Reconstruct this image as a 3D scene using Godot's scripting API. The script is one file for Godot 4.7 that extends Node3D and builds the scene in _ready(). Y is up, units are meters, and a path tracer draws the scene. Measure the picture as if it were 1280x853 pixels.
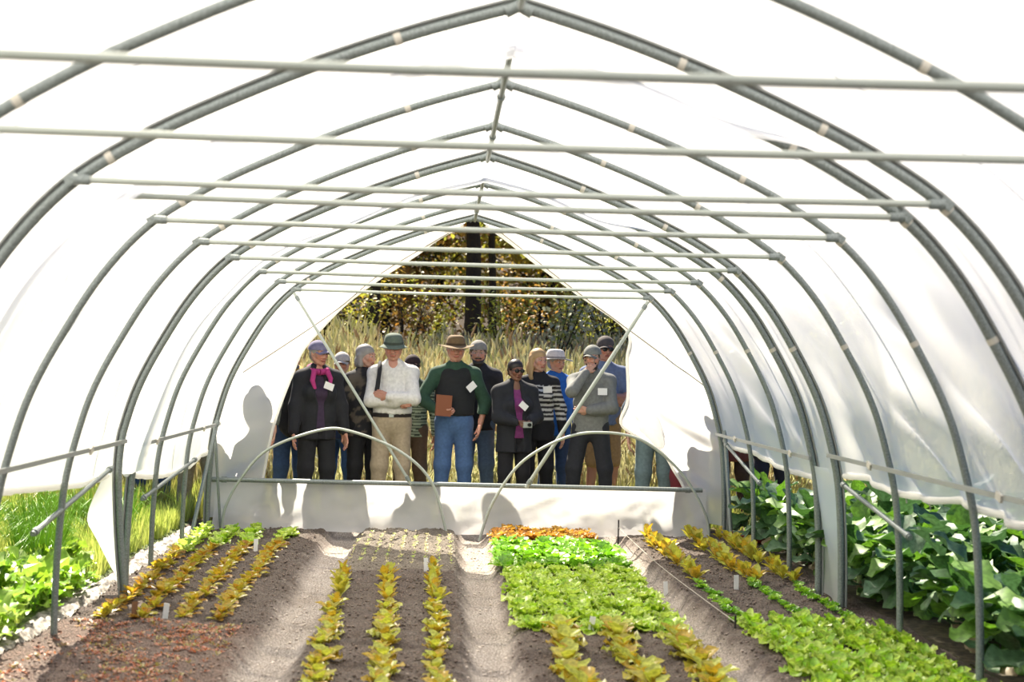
extends Node3D
# A caterpillar-style grow tunnel seen from inside: steel hoops under translucent film, four vegetable beds, a visiting group behind the open end wall.
# x to the right across the tunnel, the tunnel runs along -z, y up, ridge over x = 0.

const FILM_ALPHA := 0.84
const FILM_BACK := 1.45


func _ready() -> void:
	# camera: 51 mm view from head height, a little off the tunnel axis
	var cam := Camera3D.new()
	cam.name = "camera"
	cam.fov = 26.3775
	cam.near = 0.05
	cam.far = 300.0
	cam.transform = Transform3D(Basis(Vector3(0.99864675, 0.02299475, 0.04664674), Vector3(-0.02374717, 0.99959564, 0.01564038), Vector3(-0.04626823, -0.01672694, 0.998789)), Vector3(-0.237, 1.475, 0.0))
	var at := CameraAttributesPhysical.new()
	at.frustum_focal_length = 51.0
	at.frustum_focus_distance = 13.0
	at.exposure_aperture = 2.8
	cam.attributes = at
	add_child(cam)
	cam.current = true
	var sun := DirectionalLight3D.new()
	sun.name = "sun"
	sun.light_energy = 5.2
	sun.light_color = Color(1.0, 0.955, 0.88)
	sun.light_angular_distance = 0.6
	sun.shadow_enabled = true
	sun.basis = Basis.looking_at(-Vector3(-0.21, 0.75, -0.63), Vector3.UP)
	add_child(sun)
	var env := Environment.new()
	env.background_mode = Environment.BG_SKY
	var sky := Sky.new()
	var ps := ProceduralSkyMaterial.new()
	ps.sky_top_color = Color(0.42, 0.55, 0.78)
	ps.sky_horizon_color = Color(0.82, 0.86, 0.90)
	ps.ground_bottom_color = Color(0.25, 0.24, 0.18)
	ps.ground_horizon_color = Color(0.4, 0.4, 0.32)
	ps.sun_angle_max = 30.0
	sky.sky_material = ps
	env.sky = sky
	env.background_energy_multiplier = 0.95
	env.tonemap_mode = Environment.TONE_MAPPER_LINEAR
	env.tonemap_exposure = 0.93
	env.sdfgi_enabled = true
	env.ssao_enabled = true
	env.ssil_enabled = true
	var we := WorldEnvironment.new()
	we.name = "environment"
	we.environment = env
	add_child(we)
	build_materials()
	make_profile()
	build_ground()
	build_tunnel()
	build_plants()
	build_small_things()
	make_body_pieces()
	build_people()
	build_background()

# ---------------------------------------------------------------- scene
func build_materials() -> void:
	noise.seed = 7
	noise.frequency = 0.01
	noise.fractal_octaves = 3
	smooth_noise.seed = 9
	smooth_noise.frequency = 0.01
	smooth_noise.noise_type = FastNoiseLite.TYPE_SIMPLEX_SMOOTH
	smooth_noise.fractal_type = FastNoiseLite.FRACTAL_NONE
	rng.seed = 20
	grainy(mat("steel", Color8(142, 151, 149), 0.45, 0.35), 0.05, 0.8, 1.0, 3.0, 0.0, 5, false)
	mat("steel_pale", Color8(172, 179, 171), 0.5, 0.3)
	mat("channel", Color8(150, 154, 152), 0.5, 0.4)
	mat("tape", Color8(190, 186, 174), 0.6)
	mat("rope", Color8(160, 154, 142), 0.8)
	var f := mat("film", Color(0.96, 0.96, 0.955, FILM_ALPHA), 0.4, 0.0, lin(FILM_BACK, FILM_BACK, FILM_BACK))
	f.transparency = BaseMaterial3D.TRANSPARENCY_ALPHA
	var f2 := mat("film_end", Color(0.95, 0.955, 0.96, 0.86), 0.35, 0.0, lin(1.3, 1.3, 1.3))
	f2.transparency = BaseMaterial3D.TRANSPARENCY_ALPHA
	mat("film_roll", Color(0.92, 0.91, 0.89), 0.5, 0.0, lin(0.9, 0.9, 0.88))
	grainy(mat("old_plastic", Color8(198, 188, 174), 0.6, 0.0, lin(0.4, 0.4, 0.38)), 0.03, 0.35, 1.0, 1.6, 0.0, 4)
	var s := mat("soil", Color.WHITE, 0.95)
	s.vertex_color_use_as_albedo = true
	grainy(s, 0.06, 0.55, 1.0, 2.2, 1.6, 3)
	mat("soil_crumb", Color.WHITE, 0.95).vertex_color_use_as_albedo = true
	grainy(mat("turf", Color8(96, 112, 48), 0.9), 0.03, 0.6, 1.0, 0.8, 1.0, 8)
	grainy(mat("turf_dark", Color8(82, 74, 54), 0.9), 0.03, 0.6, 1.0, 0.8, 1.0, 9)
	grainy(mat("turf_dry", Color8(128, 114, 72), 0.9), 0.03, 0.6, 1.0, 0.5, 1.0, 10)
	grainy(mat("leaf_litter", Color8(84, 66, 46), 0.95), 0.04, 0.5, 1.0, 0.7, 2.0, 13)
	mat("leaf_tinted", Color.WHITE, 0.5, 0.0, lin(0.85, 0.85, 0.6)).vertex_color_use_as_albedo = true
	mat("grass_tinted", Color.WHITE, 0.6, 0.0, lin(0.8, 0.8, 0.55)).vertex_color_use_as_albedo = true
	grainy(mat("bark", Color8(66, 56, 48), 0.95), 0.04, 0.5, 1.0, 2.0, 2.0, 12)
	mat("skin", Color.WHITE, 0.5).vertex_color_use_as_albedo = true
	M.skin.subsurf_scatter_enabled = true
	M.skin.subsurf_scatter_strength = 0.15
	M.weave = noise_tex(0.03, Color(0.9, 0.9, 0.9), Color(1, 1, 1), 256, 21, 4)
	mat("print_cloth", Color.WHITE, 0.85).vertex_color_use_as_albedo = true
	mat("hair_grey", Color8(150, 146, 140), 0.55)
	mat("hair_brown", Color8(86, 64, 46), 0.5)
	mat("hair_dark", Color8(42, 34, 30), 0.45)
	mat("hair_blond", Color8(178, 146, 100), 0.5)
	mat("eye_white", Color8(220, 214, 208), 0.3)
	mat("dark", Color8(34, 32, 30), 0.5)
	mat("gloss_black", Color8(18, 18, 20), 0.15)
	mat("marker", Color8(232, 232, 228), 0.6)
	mat("wood", Color8(120, 84, 54), 0.8)
	mat("leather", Color8(128, 72, 44), 0.5)
	mat("red_plastic", Color8(126, 40, 36), 0.45)


# ---------------------------------------------------------------- mesh building
class MB:
	var v := PackedVector3Array()
	var n := PackedVector3Array()
	var c := PackedColorArray()
	var ix := PackedInt32Array()
	var col := Color.WHITE
	var colored := false

	func grid(p: PackedVector3Array, nu: int, nv: int, wrap := false) -> void:
		var b := v.size()
		var nn := PackedVector3Array()
		nn.resize(p.size())
		var lim := nu if wrap else nu - 1
		for j in nv - 1:
			for i in lim:
				var a0 := j * nu + i
				var a1 := j * nu + (i + 1) % nu
				var b0 := a0 + nu
				var b1 := a1 + nu
				var q := (p[b1] - p[a0]).cross(p[b0] - p[a1])
				nn[a0] += q
				nn[a1] += q
				nn[b0] += q
				nn[b1] += q
				ix.append(b + a0)
				ix.append(b + b1)
				ix.append(b + a1)
				ix.append(b + a0)
				ix.append(b + b0)
				ix.append(b + b1)
		for k in nn.size():
			nn[k] = nn[k].normalized()
		v.append_array(p)
		n.append_array(nn)
		tint(p.size())

	func tint(k: int) -> void:
		if colored:
			for i in k:
				c.append(col)

	func fan(ring: PackedVector3Array, mid: Vector3, nrm: Vector3) -> void:
		var b := v.size()
		v.append(mid)
		n.append(nrm)
		for q in ring:
			v.append(q)
			n.append(nrm)
		var k := ring.size()
		for i in k:
			var a := b + 1 + i
			var d := b + 1 + (i + 1) % k
			if (ring[i] - mid).cross(ring[(i + 1) % k] - mid).dot(nrm) > 0.0:
				ix.append_array([b, d, a])
			else:
				ix.append_array([b, a, d])
		tint(k + 1)

	func tube(pts: PackedVector3Array, rads, sides := 8, caps := true) -> void:
		var m := pts.size()
		var p := PackedVector3Array()
		var t0 := (pts[1] - pts[0]).normalized()
		var nrm := t0.cross(Vector3(0.31, 0.9, 0.17)).normalized()
		if absf(t0.y) > 0.9:
			nrm = t0.cross(Vector3(1, 0.1, 0.2)).normalized()
		for j in m:
			var t := (pts[mini(j + 1, m - 1)] - pts[maxi(j - 1, 0)]).normalized()
			nrm = (nrm - t * nrm.dot(t)).normalized()
			var bn := t.cross(nrm)
			var r: float = rads[j] if rads is Array or rads is PackedFloat32Array else rads
			for i in sides:
				var a := TAU * i / sides
				p.append(pts[j] + (nrm * cos(a) + bn * sin(a)) * r)
		grid(p, sides, m, true)
		if caps:
			fan(p.slice(0, sides), pts[0], -t0)
			fan(p.slice((m - 1) * sides), pts[m - 1], (pts[m - 1] - pts[m - 2]).normalized())

	func box(xf: Transform3D, s: Vector3) -> void:
		for f in 6:
			var ax: int = f / 2
			var sg := 1.0 if f % 2 == 0 else -1.0
			var w := Vector3.ZERO
			w[ax] = sg
			var u := Vector3.ZERO
			u[(ax + 1) % 3] = 1.0
			var q := w.cross(u)
			var p := PackedVector3Array()
			for j in [-0.5, 0.5]:
				for i in [-0.5, 0.5]:
					p.append(xf * ((w * 0.5 + u * i + q * j) * s))
			grid(p, 2, 2)

	func lathe(prof: PackedVector2Array, seg: int, xf := Transform3D()) -> void:
		var p := PackedVector3Array()
		for q in prof:
			for i in seg:
				var a := -TAU * i / seg
				p.append(xf * Vector3(q.x * cos(a), q.y, q.x * sin(a)))
		grid(p, seg, prof.size(), true)

	func add(o: MB, xf := Transform3D()) -> void:
		var b := v.size()
		for q in o.v:
			v.append(xf * q)
		var bs := xf.basis
		for q in o.n:
			n.append((bs * q).normalized())
		for q in o.ix:
			ix.append(b + q)
		if colored:
			if o.colored:
				c.append_array(o.c)
			else:
				tint(o.v.size())

	func mesh() -> ArrayMesh:
		var a := []
		a.resize(Mesh.ARRAY_MAX)
		a[Mesh.ARRAY_VERTEX] = v
		a[Mesh.ARRAY_NORMAL] = n
		if colored:
			a[Mesh.ARRAY_COLOR] = c
		a[Mesh.ARRAY_INDEX] = ix
		var m := ArrayMesh.new()
		m.add_surface_from_arrays(Mesh.PRIMITIVE_TRIANGLES, a)
		return m


# bones: [a, b, radius a, radius b, scale]; smooth union meshed as surface nets
func sdf(bones: Array, cell: float, k: float, cuts: Array = [], floor_y := -1e9) -> MB:
	var lo := Vector3(1e9, 1e9, 1e9)
	var hi := -lo
	for b in bones:
		var e: Vector3 = b[4] * maxf(b[2], b[3]) + Vector3.ONE * cell * 2.5
		lo = lo.min((b[0] as Vector3).min(b[1]) - e)
		hi = hi.max((b[0] as Vector3).max(b[1]) + e)
	var nx := int(ceil((hi.x - lo.x) / cell)) + 1
	var ny := int(ceil((hi.y - lo.y) / cell)) + 1
	var nz := int(ceil((hi.z - lo.z) / cell)) + 1
	var nxy := nx * ny
	var vals := PackedFloat32Array()
	vals.resize(nxy * nz)
	vals.fill(1.0)
	for pass_no in 2:
		for b in (bones if pass_no == 0 else cuts):
			var a: Vector3 = b[0]
			var bb: Vector3 = b[1]
			var ra: float = b[2]
			var rb: float = b[3]
			var s: Vector3 = b[4]
			var e: Vector3 = s * maxf(ra, rb) + Vector3.ONE * (cell * 2.5 + k)
			var l0 := ((a.min(bb) - e - lo) / cell).floor().max(Vector3.ZERO)
			var h0 := ((a.max(bb) + e - lo) / cell).ceil().min(Vector3(nx - 1, ny - 1, nz - 1))
			var mid := (a + bb) * 0.5
			var inv := Vector3.ONE / s
			var qa := (a - mid) * inv
			var ba := (bb - a) * inv
			var bl := maxf(ba.length_squared(), 1e-9)
			var dr := rb - ra
			var ms := minf(s.x, minf(s.y, s.z))
			for z in range(int(l0.z), int(h0.z) + 1):
				for y in range(int(l0.y), int(h0.y) + 1):
					var id := z * nxy + y * nx + int(l0.x)
					var pz := lo.z + z * cell - mid.z
					var py := lo.y + y * cell - mid.y
					for x in range(int(l0.x), int(h0.x) + 1):
						var pa := Vector3(lo.x + x * cell - mid.x, py, pz) * inv - qa
						var h := clampf(pa.dot(ba) / bl, 0.0, 1.0)
						var d := ((pa - ba * h).length() - ra - dr * h) * ms
						var o := vals[id]
						if pass_no == 0:
							var g := maxf(k - absf(o - d), 0.0)
							vals[id] = minf(o, d) - g * g * 0.25 / k
						else:
							var kk := 0.012
							var g := maxf(kk - absf(o + d), 0.0)
							vals[id] = maxf(o, -d) + g * g * 0.25 / kk
						id += 1
	if floor_y > lo.y:                                  # flat lower hem
		for z in nz:
			for y in mini(ny, int((floor_y - lo.y) / cell) + 4):
				for x in nx:
					vals[z * nxy + y * nx + x] = maxf(vals[z * nxy + y * nx + x], floor_y - lo.y - y * cell)
	var out := MB.new()
	var at := {}
	var far := cell * 2.6
	var co := [0, 1, nx, nx + 1, nxy, nxy + 1, nxy + nx, nxy + nx + 1]
	var cp := [Vector3(0, 0, 0), Vector3(1, 0, 0), Vector3(0, 1, 0), Vector3(1, 1, 0), Vector3(0, 0, 1), Vector3(1, 0, 1), Vector3(0, 1, 1), Vector3(1, 1, 1)]
	var ed := [[0, 1], [2, 3], [4, 5], [6, 7], [0, 2], [1, 3], [4, 6], [5, 7], [0, 4], [1, 5], [2, 6], [3, 7]]
	for z in nz - 1:
		for y in ny - 1:
			var id := z * nxy + y * nx
			for x in nx - 1:
				var v0 := vals[id + x]
				if absf(v0) > far:
					continue
				var i0 := id + x
				var neg := 0
				var q := PackedFloat32Array()
				q.resize(8)
				for i in 8:
					q[i] = vals[i0 + co[i]]
					if q[i] < 0.0:
						neg += 1
				if neg == 0 or neg == 8:
					continue
				var sum := Vector3.ZERO
				var cnt := 0
				for e2 in ed:
					var f0 := q[e2[0]]
					var f1 := q[e2[1]]
					if (f0 < 0.0) != (f1 < 0.0):
						sum += (cp[e2[0]] as Vector3).lerp(cp[e2[1]], f0 / (f0 - f1))
						cnt += 1
				at[i0] = out.v.size()
				out.v.append(lo + (Vector3(x, y, z) + sum / cnt) * cell)
				out.n.append(Vector3(q[1] + q[3] + q[5] + q[7] - q[0] - q[2] - q[4] - q[6], q[2] + q[3] + q[6] + q[7] - q[0] - q[1] - q[4] - q[5], q[4] + q[5] + q[6] + q[7] - q[0] - q[1] - q[2] - q[3]).normalized())
	var steps := [[1, nx, nxy], [nx, nxy, 1], [nxy, 1, nx]]
	for i0 in at:
		for st in steps:
			var f0 := vals[i0]
			var f1 := vals[i0 + st[0]]
			if (f0 < 0.0) == (f1 < 0.0):
				continue
			var a = at.get(i0 - st[1] - st[2])
			var b = at.get(i0 - st[2])
			var d = at.get(i0 - st[1])
			if a == null or b == null or d == null:
				continue
			var e: int = at[i0]
			if f0 < 0.0:
				out.ix.append_array([a, e, b, a, d, e])
			else:
				out.ix.append_array([a, b, e, a, e, d])
	return out


# ---------------------------------------------------------------- nodes, names, materials
var used := {}
var rng := RandomNumberGenerator.new()
var noise := FastNoiseLite.new()
var smooth_noise := FastNoiseLite.new()
var M := {}


func numbered(called: String) -> String:
	var k: int = used.get(called, -1) + 1
	used[called] = k
	return called if k == 0 else "%s_%03d" % [called, k]


func obj(called: String, m: Mesh, material: Material, parent: Node = null, xf := Transform3D()) -> MeshInstance3D:
	var o := MeshInstance3D.new()
	o.mesh = m
	o.material_override = material
	o.transform = xf
	o.name = called if parent else numbered(called)
	(parent if parent else self).add_child(o, true)
	return o


func thing(called: String, label: String, category: String, at := Vector3.ZERO, turn := 0.0, group := "") -> Node3D:
	var o := Node3D.new()
	o.name = numbered(called)
	add_child(o)
	o.position = at
	o.rotation.y = turn
	tag(o, label, category, group)
	return o


func tag(o: Node, label: String, category := "", group := "", kind := "") -> Node:
	o.set_meta("label", label)
	if category:
		o.set_meta("category", category)
	if group:
		o.set_meta("group", group)
	if kind:
		o.set_meta("kind", kind)
	return o


func lin(r: float, g: float, b: float) -> Color:
	return Color(r, g, b).linear_to_srgb()


func mat(called: String, color: Color, rough := 0.8, metal := 0.0, back := Color.BLACK) -> StandardMaterial3D:
	var m := StandardMaterial3D.new()
	m.resource_name = called
	m.albedo_color = color
	m.roughness = rough
	m.metallic = metal
	if back != Color.BLACK:
		m.backlight_enabled = true
		m.backlight = back
	M[called] = m
	return m


func noise_tex(freq: float, lo: Color, hi: Color, size := 512, sd := 1, octaves := 5) -> NoiseTexture2D:
	var fn := FastNoiseLite.new()
	fn.seed = sd
	fn.frequency = freq
	fn.fractal_octaves = octaves
	var t := NoiseTexture2D.new()
	t.width = size
	t.height = size
	t.seamless = true
	t.noise = fn
	var g := Gradient.new()
	g.set_color(0, lo)
	g.set_color(1, hi)
	g.set_offset(0, 0.25)
	g.set_offset(1, 0.75)
	t.color_ramp = g
	return t


func grainy(m: StandardMaterial3D, freq: float, lo: float, hi: float, scale: float, bump := 0.0, sd := 1, world := true) -> StandardMaterial3D:
	m.albedo_texture = noise_tex(freq, Color(lo, lo, lo), Color(hi, hi, hi), 512, sd)
	m.uv1_triplanar = true
	m.uv1_world_triplanar = world
	m.uv1_scale = Vector3.ONE * scale
	if bump > 0.0:
		m.heightmap_enabled = true
		m.heightmap_texture = m.albedo_texture
		m.heightmap_scale = bump
	return m


func rr(a: float, b: float) -> float:
	return rng.randf_range(a, b)


func pv(a: Array) -> PackedVector3Array:
	return PackedVector3Array(a)


func spline(pts: PackedVector3Array, per: int) -> PackedVector3Array:
	var out := PackedVector3Array()
	var m := pts.size()
	for i in m - 1:
		for k in per:
			out.append(pts[i].cubic_interpolate(pts[i + 1], pts[maxi(i - 1, 0)], pts[mini(i + 2, m - 1)], float(k) / per))
	out.append(pts[m - 1])
	return out


func yb(dir_y: Vector3, hint_z: Vector3) -> Basis:
	var y := dir_y.normalized()
	var x := y.cross(hint_z).normalized()
	return Basis(x, y, x.cross(y))


# ---------------------------------------------------------------- tunnel
const HALF := [[0, 2.76], [0.35, 2.655], [0.72, 2.52], [1.03, 2.385], [1.30, 2.25], [1.56, 2.08], [1.77, 1.85], [1.95, 1.56], [2.08, 1.30], [2.16, 1.05], [2.215, 0.8], [2.24, 0.5], [2.25, 0.2], [2.25, -0.15]]
const H_END := 12.67
var PP := PackedVector2Array()   # half profile, one point per 2 cm of arc
const DS := 0.02


func make_profile() -> void:
	var raw := PackedVector3Array()
	for h in HALF:
		raw.append(Vector3(h[0], h[1], 0))
	var fine := spline(raw, 60)
	PP.append(Vector2(fine[0].x, fine[0].y))
	var left := DS
	for i in fine.size() - 1:
		var a := Vector2(fine[i].x, fine[i].y)
		var b := Vector2(fine[i + 1].x, fine[i + 1].y)
		var l := a.distance_to(b)
		while l >= left:
			a = a.lerp(b, left / l)
			l = a.distance_to(b)
			left = DS
			PP.append(a)
		left -= l


func prof(s: float) -> Vector2:
	var q := clampf(absf(s) / DS, 0.0, PP.size() - 1.001)
	var i := int(q)
	var p := PP[i].lerp(PP[i + 1], q - i)
	return Vector2(p.x * signf(s), p.y)


func prof_out(s: float) -> Vector2:
	var t := prof(s + 0.02) - prof(s - 0.02)
	var o := Vector2(-t.y, t.x).normalized()
	return o if o.dot(prof(s) - Vector2(0, 1)) > 0.0 else -o


func arc_y(y: float) -> float:
	for i in range(PP.size() - 1, 0, -1):
		if PP[i].y >= y:
			return (i + (clampf((PP[i].y - y) / (PP[i].y - PP[i + 1].y), 0.0, 1.0) if i + 1 < PP.size() else 0.0)) * DS
	return 0.0


func leg_lean(depth: float, x: float, y: float) -> float:   # one foot at the section joint stands further in
	return 0.12 * clampf(1.0 - y, 0.0, 1.0) if depth == 8.9 and x < 0.0 else 0.0


func hoop(depth: float, r: float, ending: bool, label: String) -> void:
	var t := thing("tunnel_hoop", label, "hoop", Vector3(0, 0, -depth), 0.0, "steel hoops of the tunnel frame")
	var L := (PP.size() - 1) * DS
	for side in [-1.0, 1.0]:
		var pts := PackedVector3Array()
		var s := 0.0
		while s <= L:
			var p := prof(side * maxf(s, 0.0001))
			pts.append(Vector3(p.x + leg_lean(depth, p.x, p.y), p.y, 0))
			s += 0.06
		var b := MB.new()
		b.tube(pts, r, 10)
		obj("arch_pipe", b.mesh(), M.steel, t)
		if ending:                                    # film lock channel riding on the pipe
			var ch := PackedVector3Array()
			var c2 := MB.new()
			var g := PackedVector3Array()
			s = 0.0
			var rows := 0
			while s <= L - 0.1:
				var p := prof(side * maxf(s, 0.0001))
				var o := prof_out(side * maxf(s, 0.0001)) if s > 0.01 else Vector2(0, 1)
				for k in [[-0.016, 0.0], [-0.016, 0.013], [-0.007, 0.016], [0.007, 0.016], [0.016, 0.013], [0.016, 0.0]]:
					var q: Vector2 = p + o * (r + k[1])
					g.append(Vector3(q.x + leg_lean(depth, q.x, q.y), q.y, k[0] * side))
				rows += 1
				s += 0.08
			c2.grid(g, 6, rows, true)
			obj("lock_channel", c2.mesh(), M.channel, t)
	for s in [-1.55, -0.45, 0.62, 1.18, 1.72, 2.3]:   # pale tape collars
		var a := prof(s - 0.013)
		var c := prof(s + 0.013)
		var b := MB.new()
		b.tube(pv([Vector3(a.x, a.y, 0), Vector3(c.x, c.y, 0)]), r + 0.0025, 10, false)
		obj("tape_collar", b.mesh(), M.tape, t)
	var br := MB.new()
	br.tube(pv([Vector3(-0.05, 2.738, 0), Vector3(0, 2.762, 0), Vector3(0.05, 2.738, 0)]), r + 0.004, 8)
	obj("apex_joint", br.mesh(), M.steel, t)


func cross_tie(depth: float, label: String) -> void:
	var t := thing("cross_tie", label, "crossbar", Vector3(0, 2.085, -depth + 0.035), 0.0, "pipe cross ties under the roof")
	var b := MB.new()
	b.tube(pv([Vector3(-1.54, 0.004, 0), Vector3(-0.5, -0.004, 0), Vector3(0.5, -0.004, 0), Vector3(1.54, 0.004, 0)]), 0.0128, 10)
	obj("pipe", b.mesh(), M.steel_pale, t)
	for sd in [-1.0, 1.0]:
		var c := MB.new()
		c.tube(pv([Vector3(sd * 1.49, 0.003, 0), Vector3(sd * 1.545, 0.004, 0)]), 0.019, 8)
		c.box(Transform3D(Basis(Vector3(0, 0, 1), sd * -0.6), Vector3(sd * 1.555, 0.006, -0.018)), Vector3(0.05, 0.034, 0.03))
		obj("end_clamp", c.mesh(), M.steel, t)


# film between two depths; rl, rr_ give the height of the rolled lower edge at a depth
func film_point(s: float, d: float, hoops: Array, tail_from: float, sd: float) -> Vector3:
	var p := prof(s if absf(s) > 0.001 else 0.001)
	var o := prof_out(s) if absf(s) > 0.02 else Vector2(0, 1)
	var off := 0.034
	var gap := 1.0
	for h in hoops:
		gap = minf(gap, absf(d - h))
	var free := smoothstep(0.0, 0.35, gap) * (1.0 - smoothstep(tail_from, tail_from + 0.15, d))
	off -= 0.012 * free * smoothstep(0.3, 1.2, absf(s))
	# creases run down and towards the near hoop of each bay, stronger low on the sides
	var low := smoothstep(0.6, 2.6, absf(s))
	var along := -d * 0.78 + absf(s) * 0.62
	var across := d * 0.62 + absf(s) * 0.78 + 0.08 * smooth_noise.get_noise_2d(d * 50.0, s * 50.0 + 40.0 * sd)
	var w := smooth_noise.get_noise_3d(across * 250.0, along * 26.0, sd * 300.0 + signf(s) * 200.0)
	var w2 := smooth_noise.get_noise_3d(d * 160.0, s * 90.0, 500.0 + sd * 90.0)
	var amp := (0.008 + (0.030 if s > 0.0 else 0.022) * low) * free * (0.25 + 1.9 * maxf(0.0, smooth_noise.get_noise_3d(d * 60.0, s * 55.0, sd * 50.0 + signf(s) * 33.0) + 0.15))
	off += amp * 1.4 * (1.75 - 2.0 * sqrt(w * w + 0.2)) + 0.010 * free * w2
	if d > tail_from:                                  # loose end beyond the last hoop falls inward, least on the +x flank
		var hang := smoothstep(tail_from + 0.02, tail_from + 0.25, d)
		var where := 1.0 - smoothstep(0.75, 1.35, s)
		off -= hang * (0.105 * where + 0.012 * sin(s * 7.0 + sd) * where)
		off += 0.012 * hang * noise.get_noise_3d(d * 900.0, s * 60.0, 30.0)
	return Vector3(p.x + o.x * off, p.y + o.y * off, -d)


func film_cover(label: String, da: float, db: float, hoops: Array, tail: float, rl: Callable, rg: Callable, sd: float) -> void:
	var t := thing("film_cover", label, "plastic film")
	var nu := 200
	var end := db + tail
	var nv := int((end - da) / 0.035) + 2
	var p := PackedVector3Array()
	for j in nv:
		var d: float = lerp(da, end, float(j) / (nv - 1))
		var sl := arc_y(rl.call(d))
		var sr := arc_y(rg.call(d))
		for i in nu:
			p.append(film_point(lerp(-sl, sr, float(i) / (nu - 1)), d, hoops, db, sd))
	var b := MB.new()
	b.grid(p, nu, nv)
	tag(obj("sheet", b.mesh(), M.film, t), "translucent white greenhouse film")
	for side in [0, 1]:                                # lower edge rolled round a pipe
		var q := PackedVector3Array()
		var rad := PackedFloat32Array()
		for j in range(0, nv, 2):
			if end - tail < lerp(da, end, float(j) / (nv - 1)):
				break
			q.append(p[j * nu + (0 if side == 0 else nu - 1)])
			rad.append(0.020 + 0.005 * noise.get_noise_2d(j * 40.0, sd * 70.0 + side * 30.0))
		var c := MB.new()
		c.tube(q, rad, 8)
		obj("rolled_edge", c.mesh(), M.film_roll, t)


func hip_rail(side: float, da: float, db: float, y: float, label: String) -> void:
	var t := thing("hip_rail", label, "rail", Vector3.ZERO, 0.0, "film rails along the tunnel sides")
	var s := arc_y(y) * side
	var p := prof(s)
	var b := MB.new()
	b.box(Transform3D(Basis(), Vector3(p.x - side * 0.028, p.y, -(da + db) * 0.5)), Vector3(0.014, 0.024, db - da))
	obj("channel", b.mesh(), M.channel, t)
	var k := 0
	var d := da + 0.5
	while d < db:
		var c := MB.new()
		c.box(Transform3D(Basis(Vector3(1, 0, 0), 0.3), Vector3(p.x - side * 0.04, p.y, -d)), Vector3(0.012, 0.034, 0.06))
		obj("joint_sleeve", c.mesh(), M.tape, t)
		d += 1.9


func bar(called: String, label: String, category: String, a: Vector3, b: Vector3, r: float, m: Material, group := "") -> Node3D:
	var t := thing(called, label, category, a, 0.0, group)
	var k := MB.new()
	k.tube(pv([Vector3.ZERO, (b - a) * 0.5, b - a]), r, 8)
	obj("pipe", k.mesh(), m, t)
	for e in [0.03, 0.97]:
		var c := MB.new()
		var w := (b - a)
		c.tube(pv([w * e - w.normalized() * 0.022, w * e + w.normalized() * 0.022]), r + 0.006, 8)
		obj("clamp", c.mesh(), M.steel, t)
	return t


func curtain(label: String, edge: Array, side: float, s_end: float, depth_edge: Array, sd: float) -> void:
	# film between the end hoop and the free edge of the opening; gathered in folds
	var raw := PackedVector3Array()
	for i in edge.size():
		raw.append(Vector3(edge[i][0], edge[i][1], -depth_edge[i]))
	var e := spline(raw, 10)
	var nv := e.size()
	var nu := 44
	var p := PackedVector3Array()
	for j in nv:
		var tv := float(j) / (nv - 1)
		var a2 := prof(side * lerp(0.06, s_end, pow(tv, 0.92)))
		var a := Vector3(a2.x, a2.y, -H_END - 0.02)
		for i in nu:
			var u := float(i) / (nu - 1)
			var q := a.lerp(e[j], u)
			var bulge := sin(u * PI)
			var f := smooth_noise.get_noise_3d((q.x * 0.55 * side + q.y) * 300.0, (q.x * side - q.y * 0.55) * 45.0, sd * 400.0)
			var g := smooth_noise.get_noise_3d(q.x * 130.0, q.y * 130.0, sd * 177.0)
			q.z += (0.05 * (1.0 - 2.0 * sqrt(f * f + 0.08)) + 0.06 * g) * (0.25 + bulge) * smoothstep(0.02, 0.2, tv) - 0.04 * bulge
			p.append(q)
	var t := thing("end_curtain", label, "plastic film")
	var b := MB.new()
	b.grid(p, nu, nv)
	obj("sheet", b.mesh(), M.film_end, t)
	var hem := PackedVector3Array()
	for j in range(0, nv, 2):
		hem.append(p[j * nu + nu - 1])
	var c := MB.new()
	c.tube(hem, 0.014, 6)
	obj("hem", c.mesh(), M.film_roll, t)


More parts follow.
